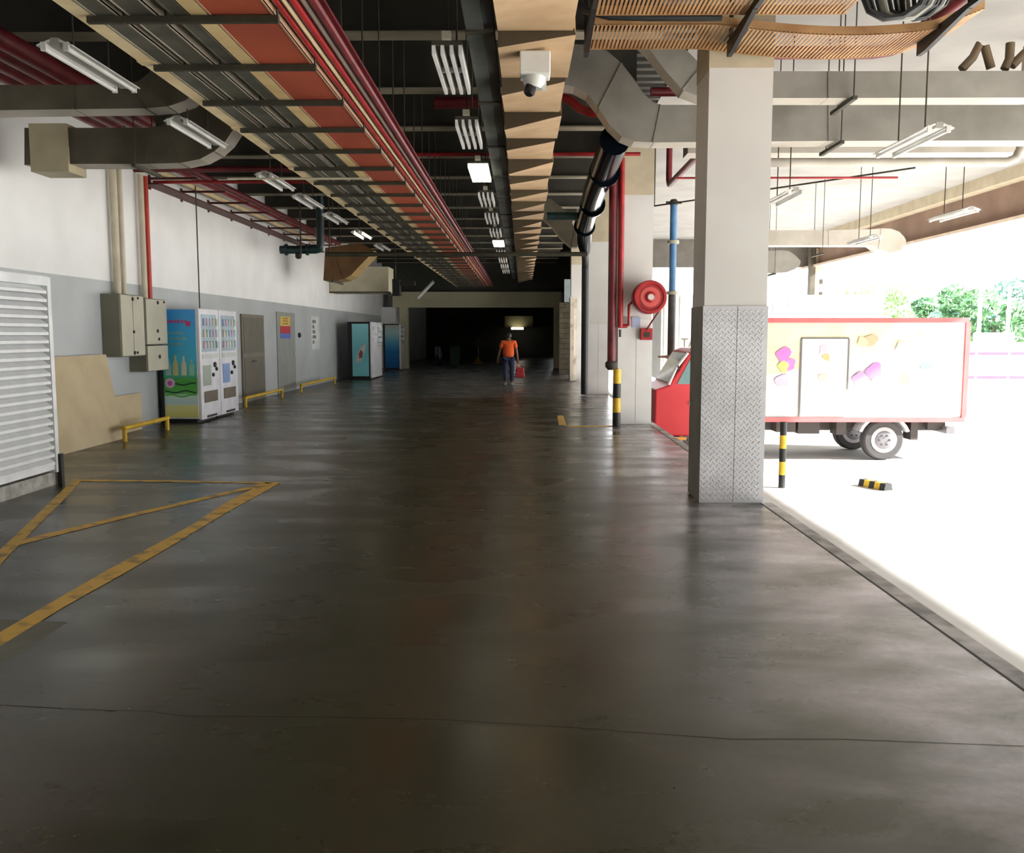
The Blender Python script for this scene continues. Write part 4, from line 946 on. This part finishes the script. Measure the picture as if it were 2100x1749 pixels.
# chassis, wheel, guard
ch = box(TX(1480), TX(1960), YTk + .45, YTk + DT - .45, ZG + .55, bz0 - .02).build('chassis', M_chassis, t)
for x0_, x1_, z0_ in ((1600, 1640, .55), (1645, 1690, .52), (1725, 1745, .5), (1880, 1895, .4)):
    box(TX(x0_), TX(x1_), YTk + .08, YTk + .45, ZG + z0_, bz0 - .02).build('underframe_box', M_chassis, t)
def wheelset(px, yy):
    x = TX(px); c = (x, yy, ZG + .4)
    o = MB().lathe(c, (0, 1, 0), [(0, .2), (0, .26), (0, .36), (.03, .39), (.2, .4), (.23, .36), (.23, .2)], 32).build('wheel', M_tyre, t, True)
    MB().lathe((x, yy - .004, ZG + .4), (0, 1, 0), [(0, .25), (.01, .25)], 28).build('tyre_wall', mat('tyre_wall', (170, 166, 166), .8), o, True)
    MB().lathe((x, yy - .012, ZG + .4), (0, 1, 0), [(0, .03), (.0, .16), (.012, .19), (.02, .2)], 24).build('rim', M_hub, o, True)
    for i in range(6):
        a = i * math.pi / 3; MB().lathe((x + .1 * math.cos(a), yy - .03, ZG + .4 + .1 * math.sin(a)), (0, 1, 0), [(0, .018), (.02, .018)], 8).build('wheel_nut', M_chassis, o)
wheelset(1824, YTk + .06); wheelset(1824, YTk + DT - .35); wheelset(1425, YTk + .1); wheelset(1425, YTk + DT - .4)
gx = TX(1824); pts = [(gx + .52 * math.cos(math.radians(a)), ZG + .4 + .5 * math.sin(math.radians(a))) for a in range(20, 161, 14)]; ptsi = [(gx + .46 * math.cos(math.radians(a)), ZG + .4 + .45 * math.sin(math.radians(a))) for a in range(160, 19, -14)]
MB().prism([(a, YTk + .05, b) for a, b in pts + ptsi], (0, .4, 0)).build('mudguard', mat('mudguard', (206, 204, 204), .5), t)
box(TX(1955), TX(1972), YTk + .1, YTk + DT - .1, ZG + .52, ZG + .66).build('rear_bumper', M_hub, t); box(TX(1925), TX(1962), YTk + .3, YTk + .4, ZG + .58, bz0).build('bumper_arm', M_chassis, t)
# cab
cx0, cx1 = TX(1346), TX(1482)
z_of = TZ
side = [(cx0 + .02, z_of(895)), (cx0, z_of(870)), (cx0, z_of(800)), (cx0 + .28, z_of(790)), (cx0 + .66, z_of(722)), (cx0 + .8, z_of(716)), (cx1, z_of(716)), (cx1, z_of(895))]
cb = MB().prism([(a, YTk + .05, b) for a, b in side], (0, DT - .1, 0)).build('cab', M_truckred, t, bevel=.03)
M_winds = mat('cab_glass', (120, 150, 150), .08)
a0, a1 = (cx0 + .3, z_of(787)), (cx0 + .64, z_of(727))
MB().prism([(a0[0] - .01, YTk + .15, a0[1] + .01), (a1[0] - .01, YTk + .15, a1[1] + .01), (a1[0] - .01, YTk + DT - .15, a1[1] + .01), (a0[0] - .01, YTk + DT - .15, a0[1] + .01)], (-.012, 0, .01)).build('windscreen', M_winds, cb)
MB().prism([(cx0 + .42, YTk + .035, z_of(788)), (cx1 - .3, YTk + .035, z_of(788)), (cx1 - .3, YTk + .035, z_of(726)), (cx0 + .72, YTk + .035, z_of(726))], (0, .02, 0)).build('side_window', M_winds, cb)
MB().tube([(a0[0] - .04, YTk + .06, a0[1] - .02), (a0[0] + .1, YTk + .06, a0[1] + .3), (a1[0] - .02, YTk + .06, a1[1] + .03)], .03, 8).build('pillar_trim', M_truckwhite, cb, True)  # white arc painted as the reflection along the windscreen edge
box(cx0 + .66, cx0 + .78, YTk + .02, YTk + .05, z_of(830), z_of(824)).build('door_handle', M_fixture, cb)
box(cx0 + .3, cx0 + .62, YTk + .02, YTk + .06, z_of(903), z_of(897)).build('marker_lamp', mat('amber_lamp', (232, 160, 70), .4), cb)
# mirror
tube([(cx0 + .45, YTk + .02, z_of(760)), (cx0 + .4, YTk - .15, z_of(750))], .015, 6).build('mirror_arm', M_black, cb)

# second truck, tall white body behind
Y2T = 33.0
t = thing('white_lorry', 'tall plain white box lorry parked behind the red cab truck', 'truck', (8.6, Y2T + 1.2, ZG))
x0_, x1_ = W(1356, 650, y=Y2T).x, W(1812, 650, y=Y2T).x; zt_ = W(1600, 605, y=Y2T).z
bd2 = box(x0_, x1_, Y2T, Y2T + 2.2, ZG + .8, zt_).build('cargo_box', M_truckwhite, t)
x = x0_ + .1
while x < x1_: box(x, x + .05, Y2T - .03, Y2T, ZG + .85, zt_ - .05).build('side_rib', mat('lorry_rib', (206, 202, 194), .5), bd2); x += .56
for px in (1440, 1740):
    xx = W(px, 700, y=Y2T).x
    MB().lathe((xx, Y2T + .05, ZG + .42), (0, 1, 0), [(0, .2), (0, .38), (.03, .42), (.22, .42), (.25, .2)], 24).build('wheel', M_tyre, t, True)
    MB().lathe((xx, Y2T + 1.9, ZG + .42), (0, 1, 0), [(0, .2), (0, .38), (.03, .42), (.22, .42), (.25, .2)], 24).build('wheel', M_tyre, t, True)
box(x0_ + .1, x1_ - .1, Y2T + .4, Y2T + 1.8, ZG + .45, ZG + .8).build('chassis', M_chassis, t)
box(x1_ + .1, x1_ + 1.5, Y2T + .1, Y2T + 2.1, ZG + .45, ZG + 1.5).build('cab', M_truckwhite, t, bevel=.1)
cu = bpy.data.curves.new('lettering', 'FONT'); cu.body = 'TAJ'; cu.size = .46; cu.extrude = .004
to = bpy.data.objects.new('tmp_text', cu); COL.objects.link(to)
dg = bpy.context.evaluated_depsgraph_get(); me = bpy.data.meshes.new_from_object(to.evaluated_get(dg)); bpy.data.objects.remove(to)
lo = bpy.data.objects.new('lettering', me); COL.objects.link(lo); me.materials.clear(); me.materials.append(mat('lettering_grey', (120, 112, 100), .6))
pz = W(1396, 712, y=Y2T - .04); lo.parent = bd2; lo.rotation_euler = (math.pi / 2, 0, 0); lo.location = pz - wl(bd2)

# ------------------------------------------------------------------ yard background
p = W(1672, 560, y=36.6)
t = thing('canopy_post', 'grey steel post with white panel supporting the canopy beyond the truck', 'post', (p.x, 36.6, ZG))
box(p.x - .2, p.x, 36.6, 36.9, ZG, ZC).build('post', M_galvdark, t); box(p.x + .02, p.x + .55, 36.65, 36.85, ZG, 5.0).build('panel', mat('panel_pale', (196, 184, 156), .6), t)
for z in (3.1, 3.6): box(p.x + .2, p.x + .32, 36.63, 36.65, z, z + .18).build('panel_mark', M_strut, t)
def tree(label, px, py_top, Y, wd, m, seed):
    rnd = random.Random(seed)
    b = W(px, 700, y=Y); zt_ = W(px, py_top, y=Y).z; hgt = zt_ - ZG
    t = thing('tree', label, 'tree', (b.x, Y, ZG), 'trees beyond the yard')
    tube([(b.x, Y, ZG), (b.x + .1, Y, ZG + hgt * .35), (b.x, Y, ZG + hgt * .6)], [.25, .2, .1], 8).build('trunk', mat('bark', (120, 108, 92), .9), t, True)
    v = []; f = []
    N = 2600
    blobs = [(rnd.uniform(-.5, .5) * wd, rnd.uniform(-.4, .4) * wd, ZG + hgt * rnd.uniform(.3, .85), rnd.uniform(.18, .32) * wd) for _ in range(11)]
    for _ in range(N):
        bx, by, bz, br = rnd.choice(blobs)
        u = Vector((rnd.gauss(0, 1), rnd.gauss(0, 1), rnd.gauss(0, 1))).normalized() * br * rnd.uniform(.75, 1.05)
        c = Vector((b.x + bx, Y + by, min(bz, zt_ - br * .6))) + Vector((u.x, u.y, u.z * .75)); s = rnd.uniform(.14, .3)
        a = Vector((rnd.gauss(0, 1), rnd.gauss(0, 1), rnd.gauss(0, 1))).normalized(); e = a.orthogonal().normalized()
        k = len(v); v += [c - a * s, c + e * s * .6, c + a * s, c - e * s * .6]; f.append((k, k + 1, k + 2, k + 3))
    tag(MB().add(v, f).build('foliage', m, t), kind='stuff')
G1 = mat('leaf_green', (120, 160, 108), .7, c2=(84, 130, 92), scale=1.2); G2 = mat('leaf_pale', (170, 200, 140), .7, c2=(140, 180, 120), scale=1.2); G3 = mat('leaf_blue', (110, 150, 130), .7, c2=(78, 120, 104), scale=1.)
tree('dense green tree between the two lamp posts beyond the yard', 2035, 575, 56, 4.6, G1, 1)
tree('bluish green tree beyond the yard, left of the lamp posts', 1965, 590, 63, 4.2, G3, 2)
tree('green tree peeking over the rear of the truck', 1905, 605, 70, 3.6, G1, 3)
tree('large tree at the outer end of the tree row', 2120, 560, 77, 5.0, G3, 4)
tree('pale yellow green tree far behind the lorry', 1795, 560, 80, 5.2, G2, 5)
def lamp_post(label, px, top, Y):
    b = W(px, 700, y=Y); zt_ = W(px, top, y=Y).z
    t = thing('lamp_post', label, 'lamp post', (b.x, Y, ZG), 'white posts beyond the yard')
    tube([(b.x, Y, ZG), (b.x, Y, zt_)], [.13, .09], 10).build('pole', M_truckwhite, t, True)
    MB().lathe((b.x, Y, ZG), (0, 0, 1), [(0, .2), (.1, .2), (.14, .13)], 12).build('base', M_truckwhite, t)
    tube([(b.x, Y, zt_), (b.x + .35, Y, zt_ + .05)], .05, 8).build('arm', M_truckwhite, t)
lamp_post('thick white post standing beside the end of the truck', 2006, 575, 50); lamp_post('slimmer white post in front of the dense green tree', 2065, 590, 52)
# perimeter wall, booth
t = thing('perimeter_wall', 'low white perimeter wall with pink stripes across the yard', 'wall', (30, 46, ZG))
box(17, 60, 46, 46.3, ZG, 1.2).build('wall_body', M_truckwhite, t)
for z in (.55, -.65): box(17, 60, 45.97, 46, z, z + .14).build('stripe', mat('stripe_pink', (190, 70, 96), .6), t)
a, b = W(1998, 682, y=45), W(2080, 712, y=45)
t = thing('signboard', 'white and lilac signboard standing before the perimeter wall', 'sign', (a.x, 45, ZG))
box(a.x, b.x, 45, 45.1, b.z, a.z).build('board', mat('sign_white', (232, 226, 236), .6), t); box(a.x + .4, b.x, 44.98, 45, b.z, b.z + .25).build('sign_band', mat('sign_lilac', (120, 104, 170), .6), t)
for x in (a.x + .2, b.x - .2): box(x - .04, x + .04, 45.02, 45.08, ZG, b.z).build('leg', M_grey, t)
